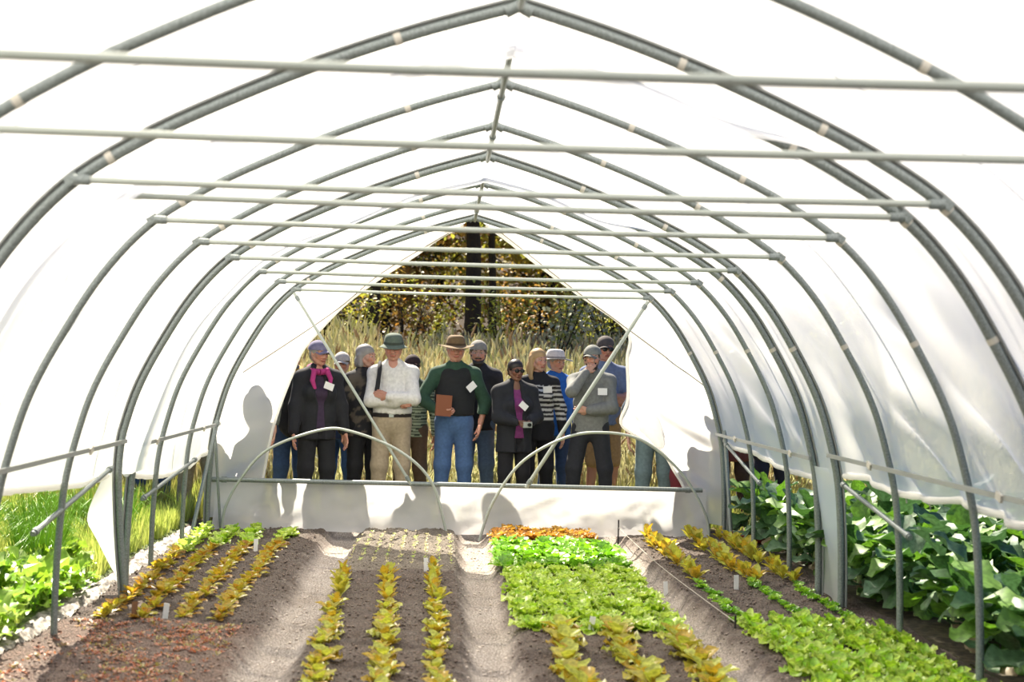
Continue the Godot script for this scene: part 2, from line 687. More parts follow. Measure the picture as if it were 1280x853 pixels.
func build_tunnel() -> void:
	var hoops := [[2.93, 0], [4.05, 0], [5.16, 1], [5.62, 1], [6.57, 0], [7.74, 0], [8.9, 1], [9.45, 1], [10.25, 0], [11.45, 0], [12.67, 1]]
	var nth := ["first", "second", "third", "fourth", "fifth", "sixth", "seventh", "eighth", "ninth", "tenth", "eleventh"]
	for i in hoops.size():
		var h: Array = hoops[i]
		var from_end: String = nth[hoops.size() - 1 - i]
		hoop(h[0], 0.0215 if h[1] else 0.0185, h[1] == 1, "thick galvanised hoop with film lock channel, %s from the open end wall" % from_end if h[1] else "slim galvanised arch hoop, %s from the open end wall" % from_end)
	var ties := [3.03, 4.05, 5.16, 5.62, 6.57, 7.74, 8.88, 10.22, 11.45, 12.67]
	for i in ties.size():
		cross_tie(ties[i], "grey pipe tie below the ridge, %s from the open end wall" % nth[ties.size() - 1 - i])
	for r in [[2.9, 5.05, "short ridge pipe over the front tunnel section"], [5.5, 8.95, "long ridge pipe along the middle tunnel section"], [9.42, 12.7, "ridge pipe running to the end hoop above the visitors"]]:
		var t := thing("ridge_pipe", r[2], "ridge pipe", Vector3(0, 2.735, -r[0]))
		var b := MB.new()
		b.tube(pv([Vector3.ZERO, Vector3(0, 0.004, -(r[1] - r[0]) * 0.5), Vector3(0, 0, -(r[1] - r[0]))]), 0.015, 8)
		obj("pipe", b.mesh(), M.steel, t)
		var d: float = r[0] + 0.1
		while d < r[1]:
			var c := MB.new()
			c.tube(pv([Vector3(0, 0, -(d - r[0]) + 0.025), Vector3(0, 0, -(d - r[0]) - 0.025)]), 0.021, 8)
			obj("clamp", c.mesh(), M.steel, t)
			d += 1.2
	film_cover("translucent film over the tunnel section at the front, before the first joint", 1.6, 5.16, [2.93, 4.05, 5.16, 1.75], 0.52, func(_d): return 0.84, func(_d): return 0.86, 1.0)
	film_cover("translucent film over the middle tunnel section, loose flap at its end", 5.5, 8.9, [5.62, 6.57, 7.74, 8.9], 0.62, func(d): return 0.84 - 0.03 * (d - 6.0) + 0.02 * sin(d * 2.1), func(d): return 0.85 - 0.01 * (d - 6.0) + 0.012 * sin(d * 3.0), 2.0)
	film_cover("translucent film over the tunnel section beside the visitors, sagging low edge", 9.42, 12.7, [9.45, 10.25, 11.45, 12.67], 0.0, func(d): return 0.72 - 0.09 * sin((d - 9.4) / 3.2 * PI) - 0.02 * (d - 9.4), func(d): return 0.73 + 0.035 * (d - 9.4) + 0.015 * sin(d * 4.0), 3.0)
	for sd in [-1.0, 1.0]:
		var which := "over the leafy herbs" if sd < 0 else "over the broccoli plants"
		hip_rail(sd, 2.9, 5.2, 0.96, "grey film rail on the front section %s" % which)
		hip_rail(sd, 5.6, 8.92, 0.96, "grey film rail on the middle section %s" % which)
		hip_rail(sd, 9.4, 12.7, 0.91, "grey film rail on the end section %s" % which)
	# loose film strips hanging to the ground at the joint of two sections
	for sd in [-1.0, 1.0]:
		var p := PackedVector3Array()
		for j in 24:
			var tv := j / 23.0
			var y: float = lerp(0.86, 0.03, tv)
			for i in 12:
				var u := i / 11.0
				var x0 := prof(sd * arc_y(y)).x
				if sd > 0:
					p.append(Vector3(x0 + 0.02 + 0.02 * sin(u * 5.0 + tv * 4.0), y, -8.92 - u * 0.55))
				else:
					var out := (0.10 + 0.13 * smoothstep(0.1, 0.5, tv) if tv < 0.5 else 0.23 * (1.0 - tv) / 0.5) * u
					p.append(Vector3(x0 + leg_lean(8.9, -1.0, y) - 0.01 - out + 0.012 * sin(tv * 9.0 + u * 3.0) * u, y, -8.92 - u * 0.12))
		var b := MB.new()
		b.grid(p, 12, 24)
		var o := obj("film_strip", b.mesh(), M.film_end)
		tag(o, "loose strip of white film hanging to the ground beside the %s" % ("broccoli" if sd > 0 else "leafy herbs"), "plastic film")
	# end wall
	curtain("white film curtain drawn aside, next to the person in the purple cap", [[-0.10, 2.70], [-0.333, 2.559], [-0.504, 2.428], [-0.848, 2.195], [-1.121, 1.978], [-1.357, 1.728], [-1.492, 1.551], [-1.576, 1.34], [-1.654, 1.129], [-1.718, 0.919], [-1.76, 0.71], [-1.80, 0.45], [-1.84, 0.10]], -1.0, arc_y(0.1), [12.72, 12.74, 12.76, 12.8, 12.82, 12.85, 12.85, 12.86, 12.86, 12.86, 12.86, 12.86, 12.84], 1.0)
	curtain("white film curtain hanging in folds, next to the man in the blue tee", [[0.10, 2.70], [0.334, 2.541], [0.513, 2.406], [0.907, 2.134], [1.373, 1.815], [1.386, 1.548], [1.401, 1.196], [1.342, 0.984], [1.5, 0.861], [1.715, 0.731], [1.825, 0.572], [1.92, 0.419], [2.04, 0.12]], 1.0, arc_y(0.1), [12.72, 12.74, 12.76, 12.8, 12.84, 12.86, 12.86, 12.84, 12.80, 12.80, 12.82, 12.84, 12.84], 2.0)
	# gathered bundle at the foot of the second curtain
	var q := PackedVector3Array()
	for j in 22:
		var tv := j / 21.0
		for i in 16:
			var a := TAU * i / 16.0
			var ang := a + 0.8 * sin(tv * 5.0)
			var rad := 0.035 + 0.085 * sin(tv * PI) * (0.7 + 0.45 * noise.get_noise_2d(cos(a) * 160.0 + tv * 260.0, sin(a) * 160.0))
			q.append(Vector3(1.47 + 0.22 * tv + rad * cos(ang) * 1.1, 1.28 - 0.52 * tv + 0.02 * sin(tv * 8.0), -12.78 + rad * sin(ang) * 0.8))
	var bb := MB.new()
	bb.grid(q, 16, 22, true)
	tag(obj("film_bundle", bb.mesh(), M.film_end), "gathered bundle of white film hanging at the curtain edge", "plastic film")
	# base film under the sill rail
	var p2 := PackedVector3Array()
	for j in 18:
		var tv := j / 17.0
		for i in 110:
			var x: float = lerp(-2.2, 2.1, i / 109.0)
			var f := noise.get_noise_3d((x + tv * 0.5) * 190.0, tv * 60.0 - x * 40.0, 900.0)
			var z := -12.74 + 0.16 * tv * tv + 0.05 * f * sin(tv * PI * 0.9) + 0.025 * noise.get_noise_2d(x * 700.0, tv * 200.0) * tv
			p2.append(Vector3(x, lerp(0.415, 0.0, tv) + 0.02 * noise.get_noise_2d(x * 120.0, 5.0) * tv, z))
	var b3 := MB.new()
	b3.grid(p2, 110, 18)
	tag(obj("base_film", b3.mesh(), M.film_end), "low sheet of white film below the sill rail, shadows of visitors on it", "plastic film")
	bar("sill_rail", "long grey pipe across the open end, in front of the visitors' legs", "rail", Vector3(-2.25, 0.426, -12.7), Vector3(2.06, 0.412, -12.7), 0.021, M.steel)
	bar("diagonal_brace", "diagonal steel brace crossing the man in the white shirt", "brace", Vector3(-1.55, 2.06, -12.6), Vector3(-0.5, 0.42, -12.64), 0.013, M.steel_pale)
	bar("diagonal_brace", "diagonal steel brace crossing the man in the grey sweatshirt", "brace", Vector3(1.53, 2.06, -12.6), Vector3(0.5, 0.41, -12.64), 0.0165, M.steel_pale)
	for a in [[[[-2.102, 0.02], [-2.08, 0.2], [-1.961, 0.44], [-1.729, 0.705], [-1.289, 0.879], [-1.014, 0.871], [-0.598, 0.708], [-0.316, 0.438], [-0.168, -0.05]], "low curved hoop standing before the man in the white shirt"], [[[0.10, -0.05], [0.206, 0.275], [0.44, 0.625], [0.783, 0.84], [1.095, 0.908], [1.48, 0.854], [1.835, 0.583], [2.06, 0.22], [2.1, -0.03]], "low curved hoop standing before the man in the grey sweatshirt"]]:
		var raw := PackedVector3Array()
		for k in a[0]:
			raw.append(Vector3(k[0], k[1], -12.54))
		var b4 := MB.new()
		b4.tube(spline(raw, 8), 0.0125, 8)
		tag(obj("low_hoop", b4.mesh(), M.steel_pale), a[1], "hoop")
	bar("end_post", "upright pipe at the end wall beside the leafy herbs", "post", Vector3(-2.16, 0.95, -12.5), Vector3(-2.3, -0.05, -12.1), 0.018, M.steel)
	bar("end_post", "slim upright pipe at the end wall beside the white curtain", "post", Vector3(-2.2, 0.9, -12.6), Vector3(-2.12, -0.05, -12.6), 0.012, M.steel)
	bar("end_post", "upright pipe at the end wall beside the broccoli", "post", Vector3(2.21, 0.95, -12.5), Vector3(2.25, -0.05, -12.3), 0.018, M.steel)
	bar("side_brace", "slanting pipe above the celery leaves", "brace", Vector3(-2.2, 0.81, -8.75), Vector3(-2.24, 0.59, -7.25), 0.014, M.steel)
	bar("side_brace", "slanting pipe above the chive clumps", "brace", Vector3(-2.2, 0.67, -11.7), Vector3(-2.24, 0.52, -9.85), 0.014, M.steel)
	bar("side_brace", "slanting pipe above the far broccoli plants", "brace", Vector3(2.19, 0.84, -12.35), Vector3(2.22, 0.6, -11.1), 0.014, M.steel)
	bar("side_brace", "slanting pipe above the broccoli beside the loose film strip", "brace", Vector3(2.19, 0.8, -8.7), Vector3(2.22, 0.62, -7.5), 0.014, M.steel)
	# seam rope on the second curtain
	var rp := MB.new()
	rp.tube(spline(pv([Vector3(0.226, 2.644, -12.72), Vector3(0.8, 2.22, -12.74), Vector3(1.409, 1.795, -12.75), Vector3(2.06, 1.33, -12.69)]), 8), 0.006, 6)
	tag(obj("seam_rope", rp.mesh(), M.rope), "thin rope running down the white curtain from the ridge", "rope")
	var r2 := MB.new()
	r2.tube(spline(pv([Vector3(-0.226, 2.62, -12.72), Vector3(-0.8, 2.26, -12.74), Vector3(-1.25, 1.88, -12.76), Vector3(-1.98, 1.36, -12.69)]), 8), 0.006, 6)
	tag(obj("seam_rope", r2.mesh(), M.rope), "thin rope along the fold of the curtain by the purple cap", "rope")
	# tie-down ropes lying over the film between hoops
	var zig := [3.5, 4.6, 6.1, 7.15, 8.3, 10.0, 10.85, 12.05]
	for i in zig.size():
		var pts := PackedVector3Array()
		var s := -arc_y(0.75)
		var se := arc_y(0.75)
		var m := 70
		var sg := 1.0 if i % 2 == 0 else -1.0
		for k in m + 1:
			var ss: float = lerp(s, se, float(k) / m)
			var pq := prof(ss if absf(ss) > 0.001 else 0.001)
			var o := prof_out(ss) if absf(ss) > 0.02 else Vector2(0, 1)
			pts.append(Vector3(pq.x + o.x * 0.115, pq.y + o.y * 0.115, -zig[i] + sg * 0.38 * ss / se))
		var rb := MB.new()
		rb.tube(pts, 0.004, 5)
		var o2 := obj("tie_down_rope", rb.mesh(), M.rope)
		tag(o2, "thin rope lying across the outside of the tunnel film", "rope", "tie-down ropes over the tunnel")


# ---------------------------------------------------------------- ground
const STRIPS := [-2.45, -1.24, -0.88, -0.12, 0.20, 1.10, 1.36, 2.45]


func bed_mask(x: float, d: float) -> float:     # 1 on a bed, 0 in the middle of a path
	var w := 0.035 * noise.get_noise_2d(x * 60.0, d * 130.0)
	var m := 1.0
	for p in [[-1.06, 0.2], [0.045, 0.185], [1.23, 0.17]]:
		m = minf(m, smoothstep(0.35, 1.0, absf(x + w - p[0]) / p[1]))
	return m


func gy(x: float, d: float) -> float:
	if d > 13.2:
		return 0.95 * smoothstep(15.0, 30.0, d) + 8.0 * smoothstep(41.0, 66.0, d) + 0.05 * noise.get_noise_2d(x * 30.0, d * 30.0) * smoothstep(13.2, 15.0, d) + 0.02
	var inside := (1.0 - smoothstep(2.3, 2.5, absf(x))) * (1.0 - smoothstep(12.75, 13.1, d))
	var m := bed_mask(x, d)
	var y := lerpf(-0.075, 0.02, m)
	y += 0.026 * m * noise.get_noise_2d(x * 260.0, d * 260.0) + 0.018 * m * noise.get_noise_2d(x * 900.0, d * 900.0) + 0.006 * noise.get_noise_2d(x * 2100.0, d * 1700.0)
	if d > 10.25 and x > -0.9 and x < -0.1:
		y += 0.015 * smoothstep(10.25, 10.4, d)
	return lerpf(0.02 + 0.03 * noise.get_noise_2d(x * 60.0, d * 60.0), y, inside)


func soil_color(x: float, d: float) -> Color:
	var m := bed_mask(x + 0.02 * noise.get_noise_2d(d * 700.0, x * 700.0), d)
	var g := noise.get_noise_2d(x * 800.0, d * 800.0)
	var g2 := noise.get_noise_2d(x * 140.0 + 77.0, d * 90.0)
	var bed := Color(0.10, 0.074, 0.058).lerp(Color(0.18, 0.135, 0.108), clampf(0.5 + g, 0, 1))
	if x > -0.9 and x < -0.1 and d > 10.25:
		bed = Color(0.20, 0.165, 0.125).lerp(Color(0.30, 0.255, 0.20), clampf(0.5 + g, 0, 1))
	if x < -1.2 and d < 8.1:
		bed = Color(0.16, 0.105, 0.08).lerp(Color(0.26, 0.18, 0.14), clampf(0.5 + g, 0, 1))
	var path := Color(0.50, 0.425, 0.36).lerp(Color(0.70, 0.62, 0.55), clampf(0.5 + 0.8 * g + 0.6 * g2, 0, 1))
	return path.lerp(bed, clampf(m * 1.15 + 0.55 * g - 0.1, 0, 1))


func ground_patch(called: String, label: String, x0: float, x1: float, d0: float, d1: float, step: float, m: Material, soil: bool) -> void:
	var nu := int(ceil((x1 - x0) / step)) + 1
	var nv := int(ceil((d1 - d0) / step)) + 1
	var p := PackedVector3Array()
	var b := MB.new()
	b.colored = soil
	for j in nv:
		var d: float = lerp(d0, d1, float(j) / (nv - 1))
		for i in nu:
			var x: float = lerp(x0, x1, float(i) / (nu - 1))
			p.append(Vector3(x, gy(x, d), -d))
	b.grid(p, nu, nv)
	if soil:
		for k in p.size():
			b.c[k] = soil_color(p[k].x, -p[k].z)
	tag(obj(called, b.mesh(), m), label, "", "", "structure")


func build_ground() -> void:
	var names := ["garden_bed", "garden_path", "garden_bed", "garden_path", "garden_bed", "garden_path", "garden_bed"]
	var labels := ["raised soil bed of amber and green lettuce rows", "pale trodden path beside the four lettuce rows", "raised soil bed with three lettuce rows and seedlings", "pale trodden path beside the lime lettuce block", "raised soil bed of lime and green lettuce blocks", "pale trodden path beside the garden twine", "raised soil bed with salad greens beside the broccoli"]
	for i in 7:
		ground_patch(names[i], labels[i], STRIPS[i], STRIPS[i + 1], 4.4, 13.0, 0.028, M.soil, true)
	ground_patch("ground", "grassy ground under the herbs", -45.0, -2.45, -8.0, 13.0, 0.7, M.turf, false)
	ground_patch("ground", "grassy ground under the broccoli", 2.45, 45.0, -8.0, 13.0, 0.7, M.turf_dark, false)
	ground_patch("ground", "bare soil at the near end of the beds", -2.45, 2.45, -8.0, 4.4, 0.15, M.soil, true)
	ground_patch("meadow_ground", "meadow ground rising towards the wood", -45.0, 45.0, 13.0, 36.0, 0.6, M.turf_dry, false)
	ground_patch("hillside", "brown leaf-strewn hillside under the wood", -45.0, 45.0, 36.0, 80.0, 1.0, M.leaf_litter, false)
	# crumbs of soil lying on beds and paths
	var cm := MB.new()
	cm.lathe(PackedVector2Array([Vector2(0.001, -0.5), Vector2(0.45, -0.3), Vector2(0.52, 0.1), Vector2(0.3, 0.42), Vector2(0.001, 0.5)]), 5)
	var xs := []
	for k in 9000:
		var x := rr(-2.3, 2.35)
		var d := 6.2 + 6.5 * pow(rng.randf(), 1.3)
		var s := rr(0.006, 0.02)
		if bed_mask(x, d) < 0.5 and rng.randf() < 0.6:
			continue
		xs.append([Transform3D(Basis.from_euler(Vector3(rr(0, 6), rr(0, 6), rr(0, 6))).scaled(Vector3(s, s * rr(0.5, 0.9), s * rr(0.7, 1.3))), Vector3(x, gy(x, d) + s * 0.2, -d)), soil_color(x, d) * rr(0.7, 1.25)])
	stuff("soil_crumbs", "loose crumbs of brown soil over the beds", cm.mesh(), M.soil_crumb, xs)
	# red sprouts sown broadcast on the near end of the first bed
	var sm := MB.new()
	sm.add(leaf(1.0, 0.42, 0.5, 0.5, 0.1, 0.0, "oval", 3, 2, 0.25))
	sm.add(leaf(1.0, 0.42, 0.5, 0.5, 0.1, 0.0, "oval", 3, 2, 0.25), Transform3D(Basis(Vector3.UP, 2.6), Vector3.ZERO))
	sm.add(leaf(0.7, 0.36, 1.0, 0.4, 0.1, 0.0, "oval", 3, 2, 0.25), Transform3D(Basis(Vector3.UP, 1.2), Vector3.ZERO))
	xs = []
	for k in 2600:
		var x := rr(-2.22, -1.3)
		var d := rr(6.3, 8.05)
		if noise.get_noise_2d(x * 200.0, d * 200.0) + rr(-0.3, 0.3) < -0.02:
			continue
		var s := rr(0.014, 0.034)
		var c := Color(0.60, 0.16, 0.08).lerp(Color(0.46, 0.25, 0.14), rng.randf()) if rng.randf() < 0.75 else Color(0.42, 0.35, 0.10)
		xs.append([Transform3D(Basis(Vector3.UP, rr(0, 6)).scaled(Vector3(s, s, s)), Vector3(x, gy(x, d), -d)), c])
	stuff("red_sprouts", "thickly sown red sprouts on the bed beside the herbs", sm.mesh(), M.leaf_tinted, xs)


func stuff(called: String, label: String, m: Mesh, material: Material, places: Array, parent: Node = null) -> MultiMeshInstance3D:
	var mm := MultiMesh.new()
	mm.transform_format = MultiMesh.TRANSFORM_3D
	mm.use_colors = true
	mm.mesh = m
	mm.instance_count = places.size()
	for i in places.size():
		mm.set_instance_transform(i, places[i][0])
		mm.set_instance_color(i, places[i][1])
	var o := MultiMeshInstance3D.new()
	o.multimesh = mm
	o.material_override = material
	o.name = called if parent else numbered(called)
	(parent if parent else self).add_child(o, true)
	o.set_meta("kind", "stuff")
	o.set_meta("label", label)
	return o


# ---------------------------------------------------------------- plants
func leaf(L: float, W: float, elev: float, droop: float, cup: float, ruf: float, shape: String, nl := 6, nw := 4, stalk := 0.15, ph := 0.0) -> MB:
	var p := PackedVector3Array()
	var pos := Vector3.ZERO
	for j in nl + 1:
		var t := float(j) / nl
		var a := elev - droop * t
		var up := Vector3(0, cos(a), -sin(a))
		var w := 0.0
		var q := clampf((t - stalk) / (1.0 - stalk), 0.0, 1.0) * 0.95
		match shape:
			"round": w = pow(sin(PI * pow(q, 0.9)), 0.5)
			"oval": w = pow(sin(PI * pow(q, 0.95)), 0.6)
			"strap": w = pow(sin(PI * pow(q, 0.55)), 0.8)
		w = maxf(w * W * 0.5, 0.045 * W)
		for i in nw + 1:
			var v := 1.0 - 2.0 * i / nw
			var e := absf(v)
			var r := ruf * e * e * sin(t * 17.0 + v * 4.0 + ph) * w / W * 2.0
			p.append(pos + Vector3(v * w * (1.0 + 0.06 * sin(t * 12.0 + ph) * signf(ruf) * e), 0, 0) + up * (cup * v * v * w + r * W))
		pos += Vector3(0, sin(a), cos(a)) * L / nl
	var b := MB.new()
	b.grid(p, nw + 1, nl + 1)
	return b


func leafmat(called: String, color: Color, back: Color, rough := 0.34) -> StandardMaterial3D:
	var m := mat(called, color, rough, 0.0, back.linear_to_srgb())
	m.albedo_texture = M.leaf_noise
	m.uv1_triplanar = true
	m.uv1_scale = Vector3.ONE * 5.0
	return m


# rosette: rings of [mesh list, count, elevation tilt, scale], each leaf a child
func rosette(root: Node3D, rings: Array, mats: Array) -> void:
	var turn := rr(0, 6)
	for ring in rings:
		for k in ring[1]:
			turn += 2.4 + rr(-0.3, 0.3)
			var s: float = ring[3] * rr(0.8, 1.15)
			var bs := Basis(Vector3.UP, turn) * Basis(Vector3.RIGHT, -ring[2] + rr(-0.15, 0.15))
			obj("leaf", ring[0][rng.randi() % ring[0].size()], mats[rng.randi() % mats.size()], root, Transform3D(bs.scaled(Vector3.ONE * s), Vector3(0, 0.006, 0)))


func one_mesh(rings: Array) -> MB:
	var b := MB.new()
	var turn := rr(0, 6)
	for ring in rings:
		for k in ring[1]:
			turn += 2.4 + rr(-0.3, 0.3)
			b.add(ring[0][rng.randi() % ring[0].size()], Transform3D((Basis(Vector3.UP, turn) * Basis(Vector3.RIGHT, -ring[2] + rr(-0.15, 0.15))).scaled(Vector3.ONE * (ring[3] * rr(0.8, 1.15))), Vector3(0, 0.005, 0)))
	return b


func kinds(called: String, n: int, make: Callable) -> Array:
	var out := []
	for k in n:
		var o := Node3D.new()
		o.name = called
		make.call(o)
		out.append(o)
	return out


func put(protos: Array, called: String, label: String, category: String, group: String, x: float, d: float, s: float, up := 0.0) -> void:
	var o: Node3D = protos[rng.randi() % protos.size()].duplicate()
	o.name = numbered(called)
	add_child(o)
	tag(o, label, category, group)
	o.transform = Transform3D(Basis.from_euler(Vector3(rr(-0.1, 0.1), rr(0, 6.28), rr(-0.1, 0.1))).scaled(Vector3.ONE * s), Vector3(x, gy(x, d) + up - 0.004, -d))


func build_plants() -> void:
	M.leaf_noise = noise_tex(0.02, Color(0.72, 0.74, 0.7), Color(1, 1, 1), 256, 11, 3)
	var lime := [leafmat("lime_leaf", Color8(208, 238, 92), Color(0.85, 0.85, 0.6)), leafmat("lime_leaf_bright", Color8(226, 248, 126), Color(0.85, 0.85, 0.6)), leafmat("lime_leaf_deep", Color8(184, 226, 72), Color(0.85, 0.85, 0.55))]
	var green := [leafmat("green_leaf", Color8(150, 206, 56), Color(0.8, 0.85, 0.5)), leafmat("green_leaf_deep", Color8(126, 186, 50), Color(0.8, 0.85, 0.5)), leafmat("green_leaf_bright", Color8(176, 222, 76), Color(0.8, 0.85, 0.5))]
	var amber := [leafmat("amber_leaf", Color8(214, 180, 62), Color(0.85, 0.82, 0.5)), leafmat("amber_leaf_rust", Color8(204, 152, 60), Color(0.85, 0.8, 0.5)), leafmat("amber_leaf_olive", Color8(208, 196, 78), Color(0.85, 0.84, 0.5))]
	var amber_green := [M.amber_leaf_olive, leafmat("olive_lime_leaf", Color8(216, 220, 96), Color(0.85, 0.85, 0.55)), M.amber_leaf]
	var orange := [leafmat("orange_leaf", Color8(224, 176, 84), Color(0.85, 0.8, 0.55)), leafmat("orange_leaf_red", Color8(212, 154, 76), Color(0.85, 0.78, 0.55))]
	var kale := [leafmat("broccoli_leaf", Color8(88, 126, 76), Color(0.5, 0.6, 0.3), 0.5), leafmat("broccoli_leaf_blue", Color8(96, 128, 96), Color(0.4, 0.5, 0.3), 0.5), leafmat("broccoli_leaf_fresh", Color8(120, 162, 70), Color(0.6, 0.7, 0.3), 0.5)]
	var herb := [leafmat("herb_leaf", Color8(178, 216, 80), Color(0.85, 0.85, 0.55)), leafmat("herb_leaf_deep", Color8(146, 196, 66), Color(0.85, 0.85, 0.5)), leafmat("herb_leaf_pale", Color8(196, 224, 110), Color(0.8, 0.85, 0.55))]
	mat("dead_leaf", Color8(140, 126, 98), 0.6, 0.0, lin(0.3, 0.25, 0.18))
	mat("stalk", Color8(150, 170, 110), 0.5)

	# leaf shapes
	var lm := []
	var mb := []
	for k in 3:
		mb.append(leaf(0.10, 0.092, 0.25, 0.3 + 0.25 * k, 0.25, 0.22, "round", 6, 6, 0.12, k * 2.1))
		lm.append(mb[k].mesh())
	var om := []
	for k in 3:
		om.append(leaf(0.115, 0.07, 0.3, 0.5 + 0.2 * k, 0.35, 0.08, "oval", 5, 4, 0.2, k * 1.7).mesh())
	var tall := []
	for k in 3:
		tall.append(leaf(0.14, 0.062, 1.1, 0.35 + 0.2 * k, 0.4, 0.06, "oval", 5, 4, 0.22, k * 1.3).mesh())
	var big := []
	for k in 3:
		big.append(leaf(0.13, 0.125, 0.3, 0.45 + 0.2 * k, 0.22, 0.12, "round", 6, 4, 0.15, k * 1.9).mesh())
	var col := []
	for k in 4:
		col.append(leaf(0.36 - 0.02 * k, 0.20, 0.7, 0.55 + 0.3 * k, 0.3, 0.10, "round", 9, 6, 0.26, k * 2.3).mesh())
	var her := []
	for k in 3:
		her.append(leaf(0.145, 0.062, 1.2, 0.9 + 0.25 * k, 0.15, 0.4, "round", 6, 4, 0.5, k * 2.7).mesh())
	var flop := [leaf(0.34, 0.2, 0.1, 0.75, -0.35, 0.16, "round", 9, 6, 0.25, 0.4).mesh(), leaf(0.3, 0.18, 0.25, 1.1, -0.3, 0.16, "round", 9, 6, 0.25, 2.4).mesh()]

	var frilly := kinds("lime_lettuce", 4, func(o): rosette(o, [[lm, 5, 0.05, 1.0], [lm, 4, 0.55, 0.85], [lm, 2, 1.0, 0.6]], lime))
	var butter := kinds("green_lettuce", 4, func(o): rosette(o, [[big, 5, 0.05, 1.0], [big, 4, 0.5, 0.8], [big, 2, 0.95, 0.55]], green))
	var bronze := kinds("amber_lettuce", 4, func(o): rosette(o, [[om, 4, 0.2, 0.8], [om, 4, 0.65, 0.85], [om, 2, 1.0, 0.7]], amber))
	var mixed := kinds("amber_lettuce", 4, func(o): rosette(o, [[lm, 4, 0.25, 0.85], [om, 4, 0.6, 0.85], [om, 2, 1.0, 0.7]], amber_green))
	var young := kinds("green_lettuce", 3, func(o): rosette(o, [[big, 4, 0.15, 0.66], [big, 3, 0.7, 0.6]], [lime[2], lime[1], lime[0]]))
	var upright := kinds("amber_lettuce", 4, func(o): rosette(o, [[tall, 4, -0.1, 0.75], [tall, 4, 0.2, 0.85], [om, 2, 0.4, 0.6]], [amber[0], amber[2], amber_green[1]]))
	var salad := kinds("salad_green", 4, func(o): rosette(o, [[lm, 4, 0.2, 0.85], [lm, 3, 0.75, 0.85], [tall, 2, 0.1, 0.6]], [lime[2], lime[0], lime[1], green[2]]))
	var herbs := kinds("leafy_herb", 4, func(o): rosette(o, [[her, 8, -0.4, 1.0], [her, 7, 0.0, 1.25], [her, 5, 0.3, 1.35]], herb))
	var brocs := kinds("broccoli_plant", 4, func(o):
		rosette(o, [[flop, 6, -0.45, 0.85], [col, 6, -0.3, 0.95], [col, 6, 0.1, 1.0], [col, 5, 0.55, 0.9], [col, 3, 0.8, 0.7]], kale)
		var st := MB.new()
		st.tube(pv([Vector3(0, -0.3, 0), Vector3(0.01, -0.1, 0.01), Vector3(0, 0.04, 0)]), [0.02, 0.018, 0.015], 7)
		obj("stem", st.mesh(), M.stalk, o)
		for c in o.get_children():
			if c.name.begins_with("leaf"):
				c.position.y = rr(-0.16, 0.14)
		obj("dead_leaf", flop[1], M.dead_leaf, o, Transform3D((Basis(Vector3.UP, rr(0, 6)) * Basis(Vector3.RIGHT, 0.1)).scaled(Vector3.ONE * 0.6), Vector3(0, -0.1, 0))))

	# first bed: four rows
	var row_names := ["row along the plastic edging", "second row from the edging", "third row from the edging", "row along the pale path"]
	var three := ["row beside the four-row bed", "middle row", "row beside the lime lettuce"]
	var four := ["row along the twine", "middle row", "row along the broccoli"]
	var rows := [[-2.08, -2.2], [-1.88, -2.0], [-1.66, -1.77], [-1.46, -1.52]]
	for r in 4:
		var d := 8.12 + rr(0, 0.08)
		while d < 12.4:
			var x: float = lerp(rows[r][0], rows[r][1], (d - 8.3) / 4.4)
			if d < 10.9 + 0.25 * r:
				put(bronze, "amber_lettuce", "small amber lettuce in the %s of the four-row bed" % row_names[r], "lettuce", "amber lettuces in the four-row bed", x + rr(-0.02, 0.02), d, rr(0.72, 0.98))
			else:
				put(young, "green_lettuce", "small light green lettuce in the %s of the four-row bed" % row_names[r], "lettuce", "young green lettuces in the four-row bed", x + rr(-0.03, 0.03), d, rr(0.9, 1.25))
			d += rr(0.115, 0.15)
	# second bed: three rows, then seedlings
	rows = [[-0.79, -0.89], [-0.49, -0.585], [-0.225, -0.27]]
	for r in 3:
		var d := 6.35 + rr(0, 0.1)
		while d < 10.05:
			var x: float = lerp(rows[r][0], rows[r][1], (d - 6.9) / 3.1)
			put(mixed if d < 8.7 else upright, "amber_lettuce", ("yellow-green cupped lettuce in the %s of the three-row bed" if d < 8.7 else "upright amber lettuce in the %s of the three-row bed") % three[r], "lettuce", "lettuces in the three-row bed", x + rr(-0.025, 0.025), d, rr(0.75, 1.0))
			d += rr(0.15, 0.19)
	var tiny := []
	var sp := leaf(0.024, 0.013, 0.7, 0.5, 0.1, 0.0, "oval", 3, 2, 0.3)
	for k in 3:
		tiny.append(one_mesh([[[sp], 3 + k % 2, 0.1, 1.0]]).mesh())
	mat("seedling_leaf", Color8(186, 174, 128), 0.6, 0.0, lin(0.4, 0.4, 0.15))
	mat("seedling_green", Color8(150, 180, 70), 0.6, 0.0, lin(0.45, 0.5, 0.15))
	for r in 9:
		for k in 24:
			var x := -0.93 + r * 0.093 + rr(-0.01, 0.01) + 0.03
			var d := 10.45 + k * 0.08 + rr(-0.015, 0.015)
			var o := obj("seedling", tiny[rng.randi() % 3], M.seedling_leaf if rng.randf() < 0.75 else M.seedling_green)
			o.transform = Transform3D(Basis(Vector3.UP, rr(0, 6)), Vector3(x, gy(x, d), -d))
			tag(o, "tiny pale seedling in the fine seedbed behind the three lettuce rows", "seedling", "seedlings in the fine seedbed")
	# third bed
	var ob := []
	for k in 4:
		ob.append(one_mesh([[mb, 5, 0.15, 0.75], [mb, 4, 0.65, 0.7], [mb, 2, 1.1, 0.5]]).mesh())
